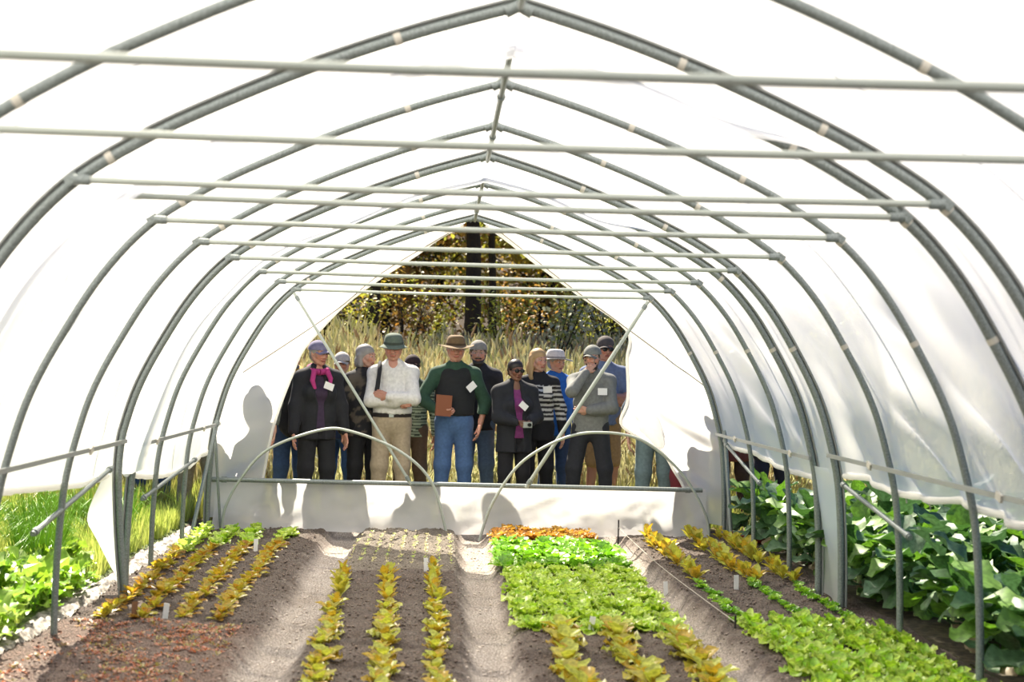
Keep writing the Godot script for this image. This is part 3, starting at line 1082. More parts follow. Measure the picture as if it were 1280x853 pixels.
	for r in 8:
		for k in 6:
			var x := 0.26 + r * 0.105 + rr(-0.02, 0.02)
			var d := 11.95 + k * 0.11 + rr(-0.02, 0.02)
			var o := obj("orange_lettuce", ob[rng.randi() % 4], orange[0 if rng.randf() < 0.65 else 1])
			o.transform = Transform3D(Basis(Vector3.UP, rr(0, 6)).scaled(Vector3.ONE * rr(0.95, 1.2)), Vector3(x, gy(x, d), -d))
			tag(o, "orange-brown frilly lettuce in the block against the base film", "lettuce", "orange lettuce block")
	for r in 6:
		for k in 10:
			put(butter, "green_lettuce", "bright green broad-leaved lettuce between the orange and lime lettuce blocks", "lettuce", "bright green lettuce block", 0.28 + r * 0.155 + rr(-0.03, 0.03), 10.4 + k * 0.155 + rr(-0.03, 0.03), rr(0.85, 1.1))
	for r in 6:
		for k in 15:
			put(frilly, "lime_lettuce", "frilly lime lettuce in the dense block on the middle bed", "lettuce", "lime lettuce block", 0.29 + r * 0.157 + rr(-0.03, 0.03), 7.98 + k * 0.155 + rr(-0.03, 0.03), rr(0.92, 1.2))
	for r in 3:
		var d := 6.3 + rr(0, 0.08)
		while d < 7.9:
			put(mixed, "amber_lettuce", "yellow-amber lettuce in front of the lime lettuce block", "lettuce", "amber lettuces before the lime block", 0.41 + r * 0.31 + rr(-0.03, 0.03), d, rr(1.1, 1.35))
			d += rr(0.17, 0.2)
	# fourth bed
	var sd2 := []
	for k in 3:
		sd2.append(one_mesh([[mb, 4, 0.3, 0.5], [mb, 2, 0.8, 0.4]]).mesh())
	var rx := [1.52, 1.9, 2.18]
	for r in 3:
		var d := 9.85 + rr(0, 0.1)
		while d < 12.4:
			put(upright, "amber_lettuce", "upright amber lettuce in the %s, bed beside the broccoli" % four[r], "lettuce", "amber lettuces beside the broccoli", rx[r] + rr(-0.03, 0.03), d, rr(0.85, 1.2))
			d += rr(0.13, 0.18)
		d = 8.15
		while d < 9.8:
			var o := obj("salad_seedling", sd2[rng.randi() % 3], green[rng.randi() % 3])
			var x: float = rx[r] + rr(-0.03, 0.03)
			o.transform = Transform3D(Basis(Vector3.UP, rr(0, 6)).scaled(Vector3.ONE * rr(0.8, 1.2)), Vector3(x, gy(x, d), -d))
			tag(o, "young green salad plant in the %s, bed beside the broccoli" % four[r], "seedling", "young salad plants in rows")
			d += rr(0.07, 0.1)
	for r in 6:
		for k in 17:
			var d := 6.3 + k * 0.125 + rr(-0.03, 0.03)
			if d < 8.35 - 0.04 * r:
				put(salad, "salad_green", "frilly light green salad plant in the dense block by the broccoli", "salad plant", "salad block by the broccoli", 1.55 + r * 0.14 + rr(-0.03, 0.03), d, rr(0.9, 1.15))
	# broccoli beyond the hoops
	for r in 4:
		var d := 6.2 + 0.2 * (r % 2)
		while d < 12.8:
			var lab: String = ["broccoli plant in the row along the tunnel foot, grey-green leaves", "broccoli plant in the second row outside the tunnel", "broccoli plant in the third row outside the tunnel", "broccoli plant in the outermost row beyond the tunnel"][r]
			put(brocs, "broccoli_plant", lab, "broccoli", "broccoli rows outside the tunnel", 2.58 + r * 0.58 + rr(-0.08, 0.08), d + rr(-0.08, 0.08), rr(0.95, 1.2), 0.2)
			d += rr(0.42, 0.52)
	# herbs and chives beyond the hoops on the other side
	for k in 165:
		var x := -2.48 - 2.3 * pow(rng.randf(), 1.3)
		var d := 6.2 + 3.5 * rng.randf()
		put(herbs, "leafy_herb", "bright green leafy herb clump outside the tunnel", "herb", "leafy herbs beside the tunnel", x, d, rr(0.95, 1.5))
	mat("chive_blade", Color8(120, 168, 54), 0.4, 0.0, lin(0.4, 0.55, 0.12))
	for k in 22:
		var x := -2.6 - 1.3 * rng.randf()
		var d := 9.35 + 2.4 * rng.randf()
		var b := MB.new()
		for j in 70:
			var a := rr(0, TAU)
			var l := rr(0.28, 0.5)
			var t := Vector3(cos(a), 0, sin(a))
			var f := rr(0.1, 0.75)
			var r0 := t * rr(0.0, 0.08)
			b.tube(pv([r0, r0 + t * f * l * 0.25 + Vector3(0, l * 0.5, 0), r0 + t * f * l * 0.6 + Vector3(0, l * (0.95 - 0.2 * f), 0), r0 + t * f * l * 1.0 + Vector3(0, l * (1.05 - 0.6 * f), 0)]), [0.0032, 0.003, 0.0022, 0.0008], 3, false)
		var t2 := thing("chive_clump", "clump of thin upright chive leaves outside the tunnel", "chives", Vector3(x, gy(x, d), -d), 0.0, "chive clumps beside the tunnel")
		obj("blades", b.mesh(), M.chive_blade, t2).set_meta("kind", "stuff")


func build_small_things() -> void:
	# plant labels pushed into the soil
	var k := 0
	for a in [[-1.75, 8.16, "white", "white plant marker at the end of the four-row bed"], [-1.93, 8.2, "brown", "brown plant marker among the amber lettuces"], [-0.33, 10.2, "white", "white plant marker by the fine seedbed"], [0.6, 7.92, "white", "white plant marker before the lime lettuce block"], [1.74, 9.6, "white", "pale plant marker between the thin salad rows"], [-1.62, 11.0, "white", "white plant marker among the young green lettuces"], [1.3, 9.8, "white", "small white plant marker beside the garden twine"]]:
		var b := MB.new()
		b.box(Transform3D(Basis.from_euler(Vector3(rr(-0.25, 0.1), rr(-0.4, 0.4), rr(-0.15, 0.15))), Vector3(0, 0.035, 0)), Vector3(0.032, 0.12, 0.003))
		var o := obj("plant_marker", b.mesh(), M.marker if a[2] == "white" else M.wood)
		o.position = Vector3(a[0], gy(a[0], a[1]), -a[1])
		tag(o, a[3], "plant marker")
	# garden twine between two stakes
	var t := thing("garden_twine", "pale twine stretched along the bed edge between two stakes", "twine")
	var s := MB.new()
	s.tube(spline(pv([Vector3(1.3, 0.09, -12.5), Vector3(1.35, 0.055, -10.4), Vector3(1.43, 0.06, -8.1)]), 10), 0.003, 5)
	obj("string", s.mesh(), M.rope, t)
	for e in [[1.3, -12.5, 0.16], [1.43, -8.1, 0.1]]:
		var w := MB.new()
		w.tube(pv([Vector3(e[0], -0.05, e[1]), Vector3(e[0], e[2], e[1])]), 0.007, 6)
		obj("stake", w.mesh(), M.dark, t)
	# crumpled plastic edging along the herb side
	var p := PackedVector3Array()
	for j in 240:
		var d: float = lerp(6.3, 12.3, j / 239.0)
		for i in 9:
			var u := i / 8.0
			var x: float = lerp(-2.43, -2.28, u) + 0.03 * noise.get_noise_2d(d * 200.0, 3.0) - 0.06 * smoothstep(9.0, 6.5, d)
			p.append(Vector3(x, gy(x, d) + 0.006 + 0.022 * sin(u * PI) * (0.6 + noise.get_noise_2d(d * 420.0, u * 90.0)) + 0.03 * noise.get_noise_2d(d * 1500.0, u * 500.0), -d))
	var b2 := MB.new()
	b2.grid(p, 9, 240)
	tag(obj("plastic_edging", b2.mesh(), M.old_plastic), "crumpled dirty white plastic strip between herbs and lettuce bed", "plastic strip")
	# shallow red tray by the end wall
	var tr := thing("seed_tray", "shallow dark red tray on the ground by the broccoli", "tray", Vector3(2.42, 0.03, -12.2), 0.1)
	var tb := MB.new()
	tb.box(Transform3D(Basis(), Vector3(0, 0.01, 0)), Vector3(0.42, 0.015, 0.26))
	obj("bottom", tb.mesh(), M.red_plastic, tr)
	for w in [[0.0, 0.125, 0.42, 0.012], [0.0, -0.125, 0.42, 0.012], [0.204, 0.0, 0.012, 0.26], [-0.204, 0.0, 0.012, 0.26]]:
		var wb := MB.new()
		wb.box(Transform3D(Basis(), Vector3(w[0], 0.035, w[1])), Vector3(w[2], 0.06, w[3]))
		obj("side", wb.mesh(), M.red_plastic, tr)


# ---------------------------------------------------------------- people
var HEAD: MB
var HANDS := {}
var HAIR := {}
var SHOE: ArrayMesh
const V1 := Vector3.ONE


func ball(c: Vector3, r: Vector3) -> Array:
	return [c, c + Vector3(0, 0.0001, 0), 1.0, 1.0, r]


func cap(a: Vector3, b: Vector3, ra: float, rb: float, s := Vector3.ONE) -> Array:
	return [a, b, ra, rb, s]


func make_body_pieces() -> void:
	var hb := [ball(Vector3(0, 0.028, -0.014), Vector3(0.076, 0.090, 0.096)), ball(Vector3(0, -0.02, 0.03), Vector3(0.062, 0.075, 0.062)), cap(Vector3(0, -0.06, 0.035), Vector3(0, -0.09, 0.05), 0.05, 0.03), cap(Vector3(-0.035, -0.02, 0.055), Vector3(0.035, -0.02, 0.055), 0.028, 0.028), cap(Vector3(0, 0.008, 0.086), Vector3(0, -0.03, 0.104), 0.009, 0.0125), cap(Vector3(-0.012, -0.036, 0.094), Vector3(0.012, -0.036, 0.094), 0.008, 0.008), cap(Vector3(-0.04, 0.022, 0.076), Vector3(0.04, 0.022, 0.076), 0.011, 0.011), cap(Vector3(-0.018, -0.066, 0.086), Vector3(0.018, -0.066, 0.086), 0.0075, 0.0075)]
	for s in [-1.0, 1.0]:
		hb.append(cap(Vector3(s * 0.078, 0.016, -0.012), Vector3(s * 0.075, -0.03, -0.002), 0.014, 0.009, Vector3(0.7, 1, 1)))
		hb.append(cap(Vector3(s * 0.052, -0.05, 0.01), Vector3(s * 0.03, -0.085, 0.04), 0.024, 0.022))
	HEAD = sdf(hb, 0.0058, 0.016, [ball(Vector3(-0.032, 0.002, 0.094), Vector3(0.019, 0.011, 0.013)), ball(Vector3(0.032, 0.002, 0.094), Vector3(0.019, 0.011, 0.013))])
	for side in [-1.0, 1.0]:
		for pose in ["relaxed", "curled", "flat"]:
			var b := [cap(Vector3(0, 0.012, 0), Vector3(0, -0.03, 0), 0.026, 0.03, Vector3(1, 1, 0.72)), cap(Vector3(0.012, -0.035, 0), Vector3(0.02, -0.085, 0.002), 0.024, 0.02, Vector3(1, 1, 0.62)), cap(Vector3(-0.012, -0.035, 0), Vector3(-0.022, -0.078, 0.002), 0.024, 0.019, Vector3(1, 1, 0.62))]
			var bend: float = {"relaxed": 0.32, "curled": 0.85, "flat": 0.08}[pose]
			for f in [[0.03, -0.092, 0.042], [0.0105, -0.098, 0.047], [-0.0095, -0.095, 0.043], [-0.029, -0.086, 0.034]]:
				var p := Vector3(f[0], f[1], 0)
				var a := bend * 0.5
				for seg in 3:
					var q: Vector3 = p + Vector3(f[0] * 0.08, -cos(a), sin(a)) * f[2] * [1.0, 0.72, 0.6][seg] * 0.82
					b.append(cap(p, q, 0.0098 - 0.0008 * seg, 0.0092 - 0.0009 * seg))
					p = q
					a += bend
			b.append(cap(Vector3(0.022, -0.025, 0.004), Vector3(0.046, -0.055, 0.014), 0.015, 0.0115))
			b.append(cap(Vector3(0.046, -0.055, 0.014), Vector3(0.052, -0.085, 0.022 + 0.012 * bend), 0.0112, 0.0092))
			if side > 0:
				for k in b:
					k[0] = (k[0] as Vector3) * Vector3(-1, 1, 1)
					k[1] = (k[1] as Vector3) * Vector3(-1, 1, 1)
			HANDS["%s%d" % [pose, side]] = sdf(b, 0.0048, 0.006)
	var face := [cap(Vector3(-0.03, -0.045, 0.12), Vector3(0.03, -0.045, 0.12), 0.088, 0.088), cap(Vector3(0, -0.16, 0.03), Vector3(0, -0.16, 0.06), 0.08, 0.08)]
	var crown := [ball(Vector3(0, 0.04, -0.02), Vector3(0.086, 0.088, 0.102)), cap(Vector3(-0.062, 0.0, -0.03), Vector3(0.062, 0.0, -0.03), 0.03, 0.03)]
	HAIR["short"] = sdf(crown + [ball(Vector3(0, -0.03, -0.065), Vector3(0.066, 0.05, 0.045))], 0.008, 0.02, face)
	HAIR["bob"] = sdf(crown + [cap(Vector3(-0.07, 0.0, -0.03), Vector3(-0.07, -0.09, -0.015), 0.032, 0.03), cap(Vector3(0.07, 0.0, -0.03), Vector3(0.07, -0.09, -0.015), 0.032, 0.03), ball(Vector3(0, -0.06, -0.07), Vector3(0.085, 0.08, 0.05))], 0.008, 0.02, face)
	HAIR["long"] = sdf(crown + [cap(Vector3(-0.074, 0.02, -0.02), Vector3(-0.088, -0.19, 0.005), 0.032, 0.03), cap(Vector3(0.074, 0.02, -0.02), Vector3(0.082, -0.17, 0.0), 0.032, 0.026), ball(Vector3(0, -0.1, -0.075), Vector3(0.095, 0.13, 0.05))], 0.008, 0.02, face)
	HAIR["beard"] = sdf([cap(Vector3(-0.062, -0.03, 0.01), Vector3(-0.03, -0.09, 0.045), 0.016, 0.026), cap(Vector3(0.062, -0.03, 0.01), Vector3(0.03, -0.09, 0.045), 0.016, 0.026), cap(Vector3(-0.02, -0.1, 0.058), Vector3(0.02, -0.1, 0.058), 0.03, 0.03), cap(Vector3(-0.028, -0.054, 0.088), Vector3(0.028, -0.054, 0.088), 0.0095, 0.0095), cap(Vector3(0, -0.11, 0.06), Vector3(0, -0.14, 0.062), 0.03, 0.018)], 0.006, 0.014)
	for k in HAIR:
		rough_up(HAIR[k], 0.006, 900.0)
	SHOE = sdf([cap(Vector3(0, 0.045, -0.05), Vector3(0, 0.04, 0.05), 0.046, 0.044, Vector3(1, 1, 1)), cap(Vector3(0, 0.03, 0.05), Vector3(0, 0.026, 0.15), 0.046, 0.036, Vector3(1, 0.8, 1)), cap(Vector3(0, 0.07, -0.04), Vector3(0, 0.1, -0.045), 0.045, 0.042)], 0.013, 0.02).mesh()


func rough_up(b: MB, amp: float, freq: float) -> void:
	for i in b.v.size():
		var p := b.v[i] * freq
		b.v[i] += b.n[i] * amp * noise.get_noise_3d(p.x, p.y * 0.6, p.z)


func cloth(c: Color) -> StandardMaterial3D:
	var key := "cloth_" + c.to_html(false)
	if not M.has(key):
		var m := mat(key, c, 0.85)
		m.albedo_texture = M.weave
		m.uv1_triplanar = true
		m.uv1_scale = Vector3.ONE * 3.0
		m.rim_enabled = true
		m.rim = 0.35
		m.rim_tint = 0.6
	return M[key]


func two_bone(sh: Vector3, target: Vector3, pole: Vector3, l1: float, l2: float) -> Array:
	var d := target - sh
	var L := minf(d.length(), (l1 + l2) * 0.998)
	var dir := d.normalized()
	var a := (l1 * l1 - l2 * l2 + L * L) / (2.0 * L)
	var h := sqrt(maxf(l1 * l1 - a * a, 0.0))
	var pd := pole - sh
	var perp := (pd - dir * pd.dot(dir)).normalized()
	return [sh + dir * a + perp * h, sh + dir * L]


func hat(kind: String, c: Color, parent: Node, xf: Transform3D) -> void:
	var root := Node3D.new()
	root.name = "hat"
	root.transform = xf
	parent.add_child(root, true)
	var m := cloth(c)
	var b := MB.new()
	var br := MB.new()
	var bd := MB.new()
	if kind == "cap" or kind == "cap_back":
		var g := PackedVector3Array()
		for j in 8:
			var t := j / 7.0 * PI * 0.5
			for i in 20:
				var a := -TAU * i / 20.0
				g.append(Vector3(0.092 * cos(a) * cos(t), 0.036 + 0.098 * sin(t), -0.016 + 0.108 * sin(a) * cos(t)))
		b.grid(g, 20, 8, true)
		var q := PackedVector3Array()
		var f := 1.0 if kind == "cap" else -1.0
		for layer in [0.0, -0.006]:
			for j in 5:
				var t := j / 4.0
				for i in 9:
					var u := (i / 8.0 * 2.0 - 1.0) * f
					q.append(Vector3(0.082 * u * (1.0 - 0.12 * t), 0.042 + layer - 0.028 * u * u - 0.018 * t, f * (0.07 - 0.05 * u * u + t * 0.078 * (1.0 - 0.25 * u * u))))
		br.grid(q.slice(0, 45), 9, 5)
		br.grid(q.slice(45), 9, 5)
		bd.tube(pv([Vector3(0, 0.132, -0.016), Vector3(0, 0.139, -0.016)]), 0.009, 8)
		obj("crown", b.mesh(), m, root)
		obj("visor", br.mesh(), m, root)
		obj("button", bd.mesh(), m, root)
		return
	var wide := 0.088 if kind == "wide" else 0.042
	var drop := 0.012 if kind == "wide" else 0.03
	b.lathe(PackedVector2Array([Vector2(0.100, 0.035), Vector2(0.097, 0.07), Vector2(0.090, 0.105), Vector2(0.078, 0.128), Vector2(0.055, 0.14), Vector2(0.03, 0.145 if kind == "bucket" else 0.132), Vector2(0.001, 0.147 if kind == "bucket" else 0.127)]), 22, Transform3D(Basis.from_scale(Vector3(0.95, 1, 1.1)), Vector3(0, 0, -0.014)))
	var g2 := PackedVector3Array()
	for layer in [0, 1]:
		for j in 6:
			var t: float = j / 5.0 if layer == 0 else 1.0 - j / 5.0
			for i in 28:
				var a := -TAU * i / 28.0
				var r := 0.098 + wide * t
				var lift := (0.034 * cos(a) * cos(a) - 0.012) * t * t if kind == "wide" else 0.006 * sin(3.0 * a) * t
				g2.append(Vector3(r * cos(a) * 0.97, 0.04 - drop * t + lift - 0.004 * layer, -0.014 + r * sin(a) * 1.08))
	br.grid(g2, 28, 12, true)
	bd.lathe(PackedVector2Array([Vector2(0.1025, 0.036), Vector2(0.1025, 0.062)]), 22, Transform3D(Basis.from_scale(Vector3(0.95, 1, 1.1)), Vector3(0, 0, -0.014)))
	obj("crown", b.mesh(), m, root)
	obj("brim", br.mesh(), m, root)
	obj("band", bd.mesh(), cloth(c.darkened(0.35)), root)


func person(o: Dictionary) -> Node3D:
	var t := thing("person", o.label, "person", Vector3(o.x, gy(o.x, o.d), -o.d), o.get("yaw", 0.0), "visitors at the open end of the tunnel")
	var k: float = o.h / 1.75
	t.scale = Vector3.ONE * k
	var fat: float = o.get("fat", 1.0)
	var cell: float = o.get("cell", 0.019)
	var w: float = o.get("wide", 1.0)
	var sh := [Vector3(-0.168 * w, 1.385, -0.01), Vector3(0.168 * w, 1.385, -0.01)]
	var arms: Array = o.get("arms", [[], []])
	var hips := [Vector3(-0.09, 0.92, 0), Vector3(0.09, 0.92, 0)]
	var st: float = o.get("stance", 0.11)
	var knees := [Vector3(-st, 0.50, 0.025), Vector3(st, 0.50, 0.015)]
	var ankles := [Vector3(-st - 0.015, 0.09, -0.01), Vector3(st + 0.015, 0.09, -0.03)]
	var el := []
	var wr := []
	for i in 2:
		var sg := -1.0 if i == 0 else 1.0
		var tg: Vector3 = arms[i][0] if arms[i] else Vector3(sg * 0.27, 0.87, 0.04)
		var po: Vector3 = arms[i][1] if arms[i] else Vector3(sg * 0.42, 1.1, -0.2)
		var r := two_bone(sh[i], tg, po, 0.29, 0.255)
		el.append(r[0])
		wr.append(r[1])
	var tz := Vector3(1.08 * w, 1, 0.72)
	var torso := [cap(Vector3(0, 0.93, 0), Vector3(0, 1.0, 0), 0.142 * fat, 0.135 * fat, Vector3(1.08, 1, 0.8)), cap(Vector3(0, 1.02, 0.008), Vector3(0, 1.14, 0.008), 0.132 * fat, 0.132 * fat, Vector3(1.05, 1, 0.78)), cap(Vector3(0, 1.18, 0), Vector3(0, 1.31, -0.005), 0.136, 0.118, tz), cap(sh[0] * Vector3(0.9, 1, 1), sh[1] * Vector3(0.9, 1, 1), 0.045, 0.045), cap(Vector3(0, 1.455, -0.02), sh[0], 0.05, 0.042), cap(Vector3(0, 1.455, -0.02), sh[1], 0.05, 0.042)]
	if o.get("bust", false):
		torso.append(cap(Vector3(-0.075, 1.24, 0.085), Vector3(0.075, 1.24, 0.085), 0.055, 0.055))
	# skin: one continuous body
	var bones := torso.duplicate()
	bones.append(cap(Vector3(0, 1.42, -0.02), Vector3(0, 1.55, 0.0), 0.056, 0.05))
	for i in 2:
		bones.append(cap(hips[i], knees[i], 0.082, 0.058))
		bones.append(cap(knees[i], ankles[i], 0.056, 0.038))
		bones.append(cap(ankles[i] + Vector3(0, -0.04, 0), ankles[i] + Vector3(0, -0.055, 0.12), 0.038, 0.03))
		bones.append(cap(sh[i], el[i], 0.046, 0.038))
		bones.append(cap(el[i], wr[i], 0.04, 0.026))
	var body := sdf(bones, cell, 0.05)
	body.colored = true
	var skin: Color = o.skin
	for i in body.v.size():
		body.c.append(skin)
	var hx := Transform3D(Basis(Vector3.UP, o.get("head_yaw", 0.0)) * Basis(Vector3.RIGHT, o.get("nod", 0.05)), Vector3(0, 1.628, 0.012))
	var hd := MB.new()
	hd.colored = true
	hd.v = HEAD.v
	hd.n = HEAD.n
	hd.ix = HEAD.ix
	for p in HEAD.v:
		var c := skin
		if absf(p.x) < 0.025 and p.y < -0.058 and p.y > -0.074 and p.z > 0.078:
			c = skin * Color(0.72, 0.45, 0.45)
		elif absf(p.x) > 0.02 and absf(p.x) < 0.06 and absf(p.y + 0.03) < 0.022 and p.z > 0.05:
			c = skin * Color(1.04, 0.86, 0.82)
		hd.c.append(c)
	body.add(hd, hx)
	for i in 2:
		var sg := -1.0 if i == 0 else 1.0
		var fd: Vector3 = (wr[i] - el[i]).normalized()
		var palm := Vector3(-sg, 0, 0.15)
		var pose := "relaxed"
		if arms[i]:
			if arms[i].size() > 2:
				palm = arms[i][2]
			if arms[i].size() > 3:
				pose = arms[i][3]
			if arms[i].size() > 4:
				fd = arms[i][4]
		body.col = skin
		body.add(HANDS["%s%d" % [pose, sg]], Transform3D(yb(-fd, palm), wr[i]))
	obj("body", body.mesh(), M.skin, t)
	for s in [-1.0, 1.0]:
		var e := MB.new()
		e.lathe(PackedVector2Array([Vector2(0.001, -0.006), Vector2(0.009, -0.004), Vector2(0.0125, 0.0), Vector2(0.009, 0.004), Vector2(0.001, 0.006)]), 8, Transform3D(Basis(), Vector3(s * 0.032, 0.002, 0.078)))
		var ir := MB.new()
		ir.tube(pv([Vector3(s * 0.032, 0.002, 0.082), Vector3(s * 0.032, 0.002, 0.0915)]), 0.0052, 8)
		var en := obj("eye", e.mesh(), M.eye_white, t, hx)
		obj("iris", ir.mesh(), M.dark, en)
		var eb := MB.new()
		eb.tube(pv([Vector3(s * 0.014, 0.024, 0.0875), Vector3(s * 0.033, 0.029, 0.0835), Vector3(s * 0.051, 0.022, 0.070)]), 0.004, 6)
		obj("eyebrow", eb.mesh(), cloth(o.get("hair_color", Color8(70, 55, 45))), t, hx)
	# trousers
	var pn: Dictionary = o.pants
	var pb := [cap(Vector3(0, 0.93, 0), Vector3(0, 1.0, 0), 0.156 * fat, 0.148 * fat, Vector3(1.08, 1, 0.82))]
	for i in 2:
		pb.append(cap(hips[i], knees[i], 0.098, 0.078))
		if not pn.get("shorts", false):
			pb.append(cap(knees[i], ankles[i], 0.076, 0.066))
	var pm := sdf(pb, cell, 0.04)
	rough_up(pm, 0.014, 260.0)
	obj("shorts" if pn.get("shorts", false) else "trousers", pm.mesh(), cloth(pn.c), t)
	# top
	var tp: Dictionary = o.top
	var inf: float = tp.get("loose", 0.018)
	var tb := []
	for b in torso:
		tb.append(cap(b[0], b[1], b[2] + inf, b[3] + inf, b[4]))
	var hem: float = tp.get("hem", 0.9)
	tb[0] = cap(Vector3(0, minf(hem, 0.96) - 0.05, 0.004), Vector3(0, 1.02, 0.004), 0.16 * fat + inf * 0.6, 0.148 * fat + inf * 0.5, Vector3(1.06, 1, 0.82))
	tb.append(cap(Vector3(0, 1.42, -0.02), Vector3(0, 1.462 + tp.get("collar", 0.0), -0.016), 0.072, 0.066))
	var sl: float = tp.get("sleeve", 2.0)
	for i in 2:
		if sl <= 0.0:
			continue
		tb.append(cap(sh[i], sh[i].lerp(el[i], minf(sl, 1.0)), 0.056 + inf * 0.5, 0.05 + inf * 0.5))
		if sl > 1.0:
			tb.append(cap(el[i], el[i].lerp(wr[i], sl - 1.04), 0.05 + inf * 0.5, 0.037 + inf * 0.4))
	var slot := []
	if o.has("open_front"):          # the jacket hangs open over the shirt
		slot = [cap(Vector3(0.01, 0.7, 0.26), Vector3(0.01, 1.22, 0.26), 0.16, 0.16, Vector3(0.40, 1, 1)), cap(Vector3(0.01, 1.2, 0.25), Vector3(0.0, 1.45, 0.16), 0.16, 0.14, Vector3(0.46, 1, 1))]
	elif tp.get("neck", false):
		slot = [cap(Vector3(0, 1.37, 0.16), Vector3(0, 1.5, 0.1), 0.035, 0.08)]
	var tm := sdf(tb, cell, 0.035, slot, hem)
	rough_up(tm, tp.get("folds", 0.016), 230.0)
	if tp.has("fn"):
		tm.colored = true
		for p in tm.v:
			tm.c.append(tp.fn.call(p))
		obj(tp.get("name", "jacket"), tm.mesh(), M.print_cloth, t)
	else:
		obj(tp.get("name", "jacket"), tm.mesh(), cloth(tp.c), t)
	if o.has("vest"):
		var vb := []
		for b in torso:
			vb.append(cap(b[0], b[1], b[2] + 0.034, b[3] + 0.034, b[4]))
		vb[0] = cap(Vector3(0, 0.9, 0.004), Vector3(0, 1.02, 0.004), 0.168 * fat, 0.166 * fat, Vector3(1.06, 1, 0.86))
		for q in [3, 4, 5]:
			vb[q] = cap((vb[q][0] as Vector3) * Vector3(0.72, 1, 1), (vb[q][1] as Vector3) * Vector3(0.72, 1, 1), vb[q][2] - 0.012, vb[q][3] - 0.006)
		var vm := sdf(vb, cell, 0.03, [cap(Vector3(0, 1.40, 0.17), Vector3(0, 1.55, 0.1), 0.04, 0.09)], 0.985)
		rough_up(vm, 0.012, 230.0)
		obj("vest", vm.mesh(), cloth(o.vest), t)
	if o.has("open_front"):          # a shirt showing down the middle of an open jacket
		var sb := []
		for b in torso:
			sb.append(cap(b[0], b[1], b[2] + 0.012, b[3] + 0.012, b[4]))
		sb[0] = cap(Vector3(0, 0.85, 0.004), Vector3(0, 1.02, 0.004), 0.166 * fat, 0.152 * fat, Vector3(1.04, 1, 0.84))
		var ob := sdf(sb, cell, 0.03, [], 0.88)
		rough_up(ob, 0.008, 230.0)
		obj("shirt", ob.mesh(), cloth(o.open_front), t)
	if o.has("scarf"):
		var sc := MB.new()
		var sp := PackedVector3Array()
		for i in 13:
			var a := TAU * i / 12.0
			sp.append(Vector3(0.088 * sin(a), 1.475 - 0.03 * cos(a), -0.01 + 0.085 * cos(a)))
		sc.tube(sp, 0.032, 8)
		sc.tube(pv([Vector3(-0.06, 1.46, 0.09), Vector3(-0.085, 1.36, 0.135), Vector3(-0.06, 1.28, 0.15)]), [0.03, 0.026, 0.014], 7)
		sc.tube(pv([Vector3(0.07, 1.46, 0.085), Vector3(0.10, 1.38, 0.125), Vector3(0.09, 1.3, 0.145)]), [0.03, 0.026, 0.014], 7)
		rough_up(sc, 0.01, 500.0)
		obj("scarf", sc.mesh(), cloth(o.scarf), t)
	if o.has("belt"):
		var bl := MB.new()
		bl.lathe(PackedVector2Array([Vector2(0.162 * fat, 0.965), Vector2(0.167 * fat, 0.968), Vector2(0.167 * fat, 1.0), Vector2(0.162 * fat, 1.003)]), 24, Transform3D(Basis.from_scale(Vector3(1.07, 1, 0.82)), Vector3(0, 0.0, 0)))
		var bt := obj("belt", bl.mesh(), cloth(o.belt), t)
		var bk := MB.new()
		bk.box(Transform3D(Basis(), Vector3(0, 0.984, 0.139 * fat)), Vector3(0.045, 0.036, 0.008))
		obj("buckle", bk.mesh(), M.steel_pale, bt)
	for i in 2:
		obj("shoe", SHOE, cloth(Color8(60, 50, 44)), t, Transform3D(Basis(), ankles[i] + Vector3(0, -0.09, 0.02)))
	if o.get("hair", ""):
		obj("hair", HAIR[o.hair].mesh(), M.get("hair_" + o.hair_kind), t, hx)
	if o.get("beard", false):
		obj("beard", HAIR.beard.mesh(), M.get("hair_" + o.hair_kind), t, hx)
	if o.has("hat"):
		hat(o.hat[0], o.hat[1], t, hx * Transform3D(Basis(Vector3.UP, o.hat[2] if o.hat.size() > 2 else 0.0), Vector3.ZERO))
	if o.get("shades", false):
		var gn := Node3D.new()
		gn.name = "sunglasses"
		gn.transform = hx
		t.add_child(gn, true)
		for s in [-1.0, 1.0]:
			var lb := MB.new()
			lb.lathe(PackedVector2Array([Vector2(0.001, 0.004), Vector2(0.024, 0.003), Vector2(0.027, 0.0), Vector2(0.024, -0.003), Vector2(0.001, -0.004)]), 12, Transform3D(Basis(Vector3.RIGHT, PI / 2).scaled(Vector3(1.05, 0.8, 1)), Vector3(s * 0.033, 0.0, 0.1)))
			obj("lens", lb.mesh(), M.gloss_black, gn)
			var ab := MB.new()
			ab.tube(pv([Vector3(s * 0.058, 0.006, 0.098), Vector3(s * 0.082, 0.006, 0.06), Vector3(s * 0.084, 0.004, -0.01)]), 0.003, 6)
			obj("temple", ab.mesh(), M.gloss_black, gn)
		var gb := MB.new()
		gb.tube(pv([Vector3(-0.012, 0.006, 0.104), Vector3(0.012, 0.006, 0.104)]), 0.003, 6)
		obj("bridge", gb.mesh(), M.gloss_black, gn)
	if o.has("tag"):                 # paper name badge: [x, y, z, roll, yaw]
		var g: Array = o.tag
		var tb2 := MB.new()
		tb2.box(Transform3D(), Vector3(0.098, 0.07, 0.003))
		obj("name_badge", tb2.mesh(), M.marker, t, Transform3D(Basis(Vector3.UP, g[4]) * Basis(Vector3.RIGHT, -0.08) * Basis(Vector3(0, 0, 1), g[3]), Vector3(g[0], g[1], g[2])))
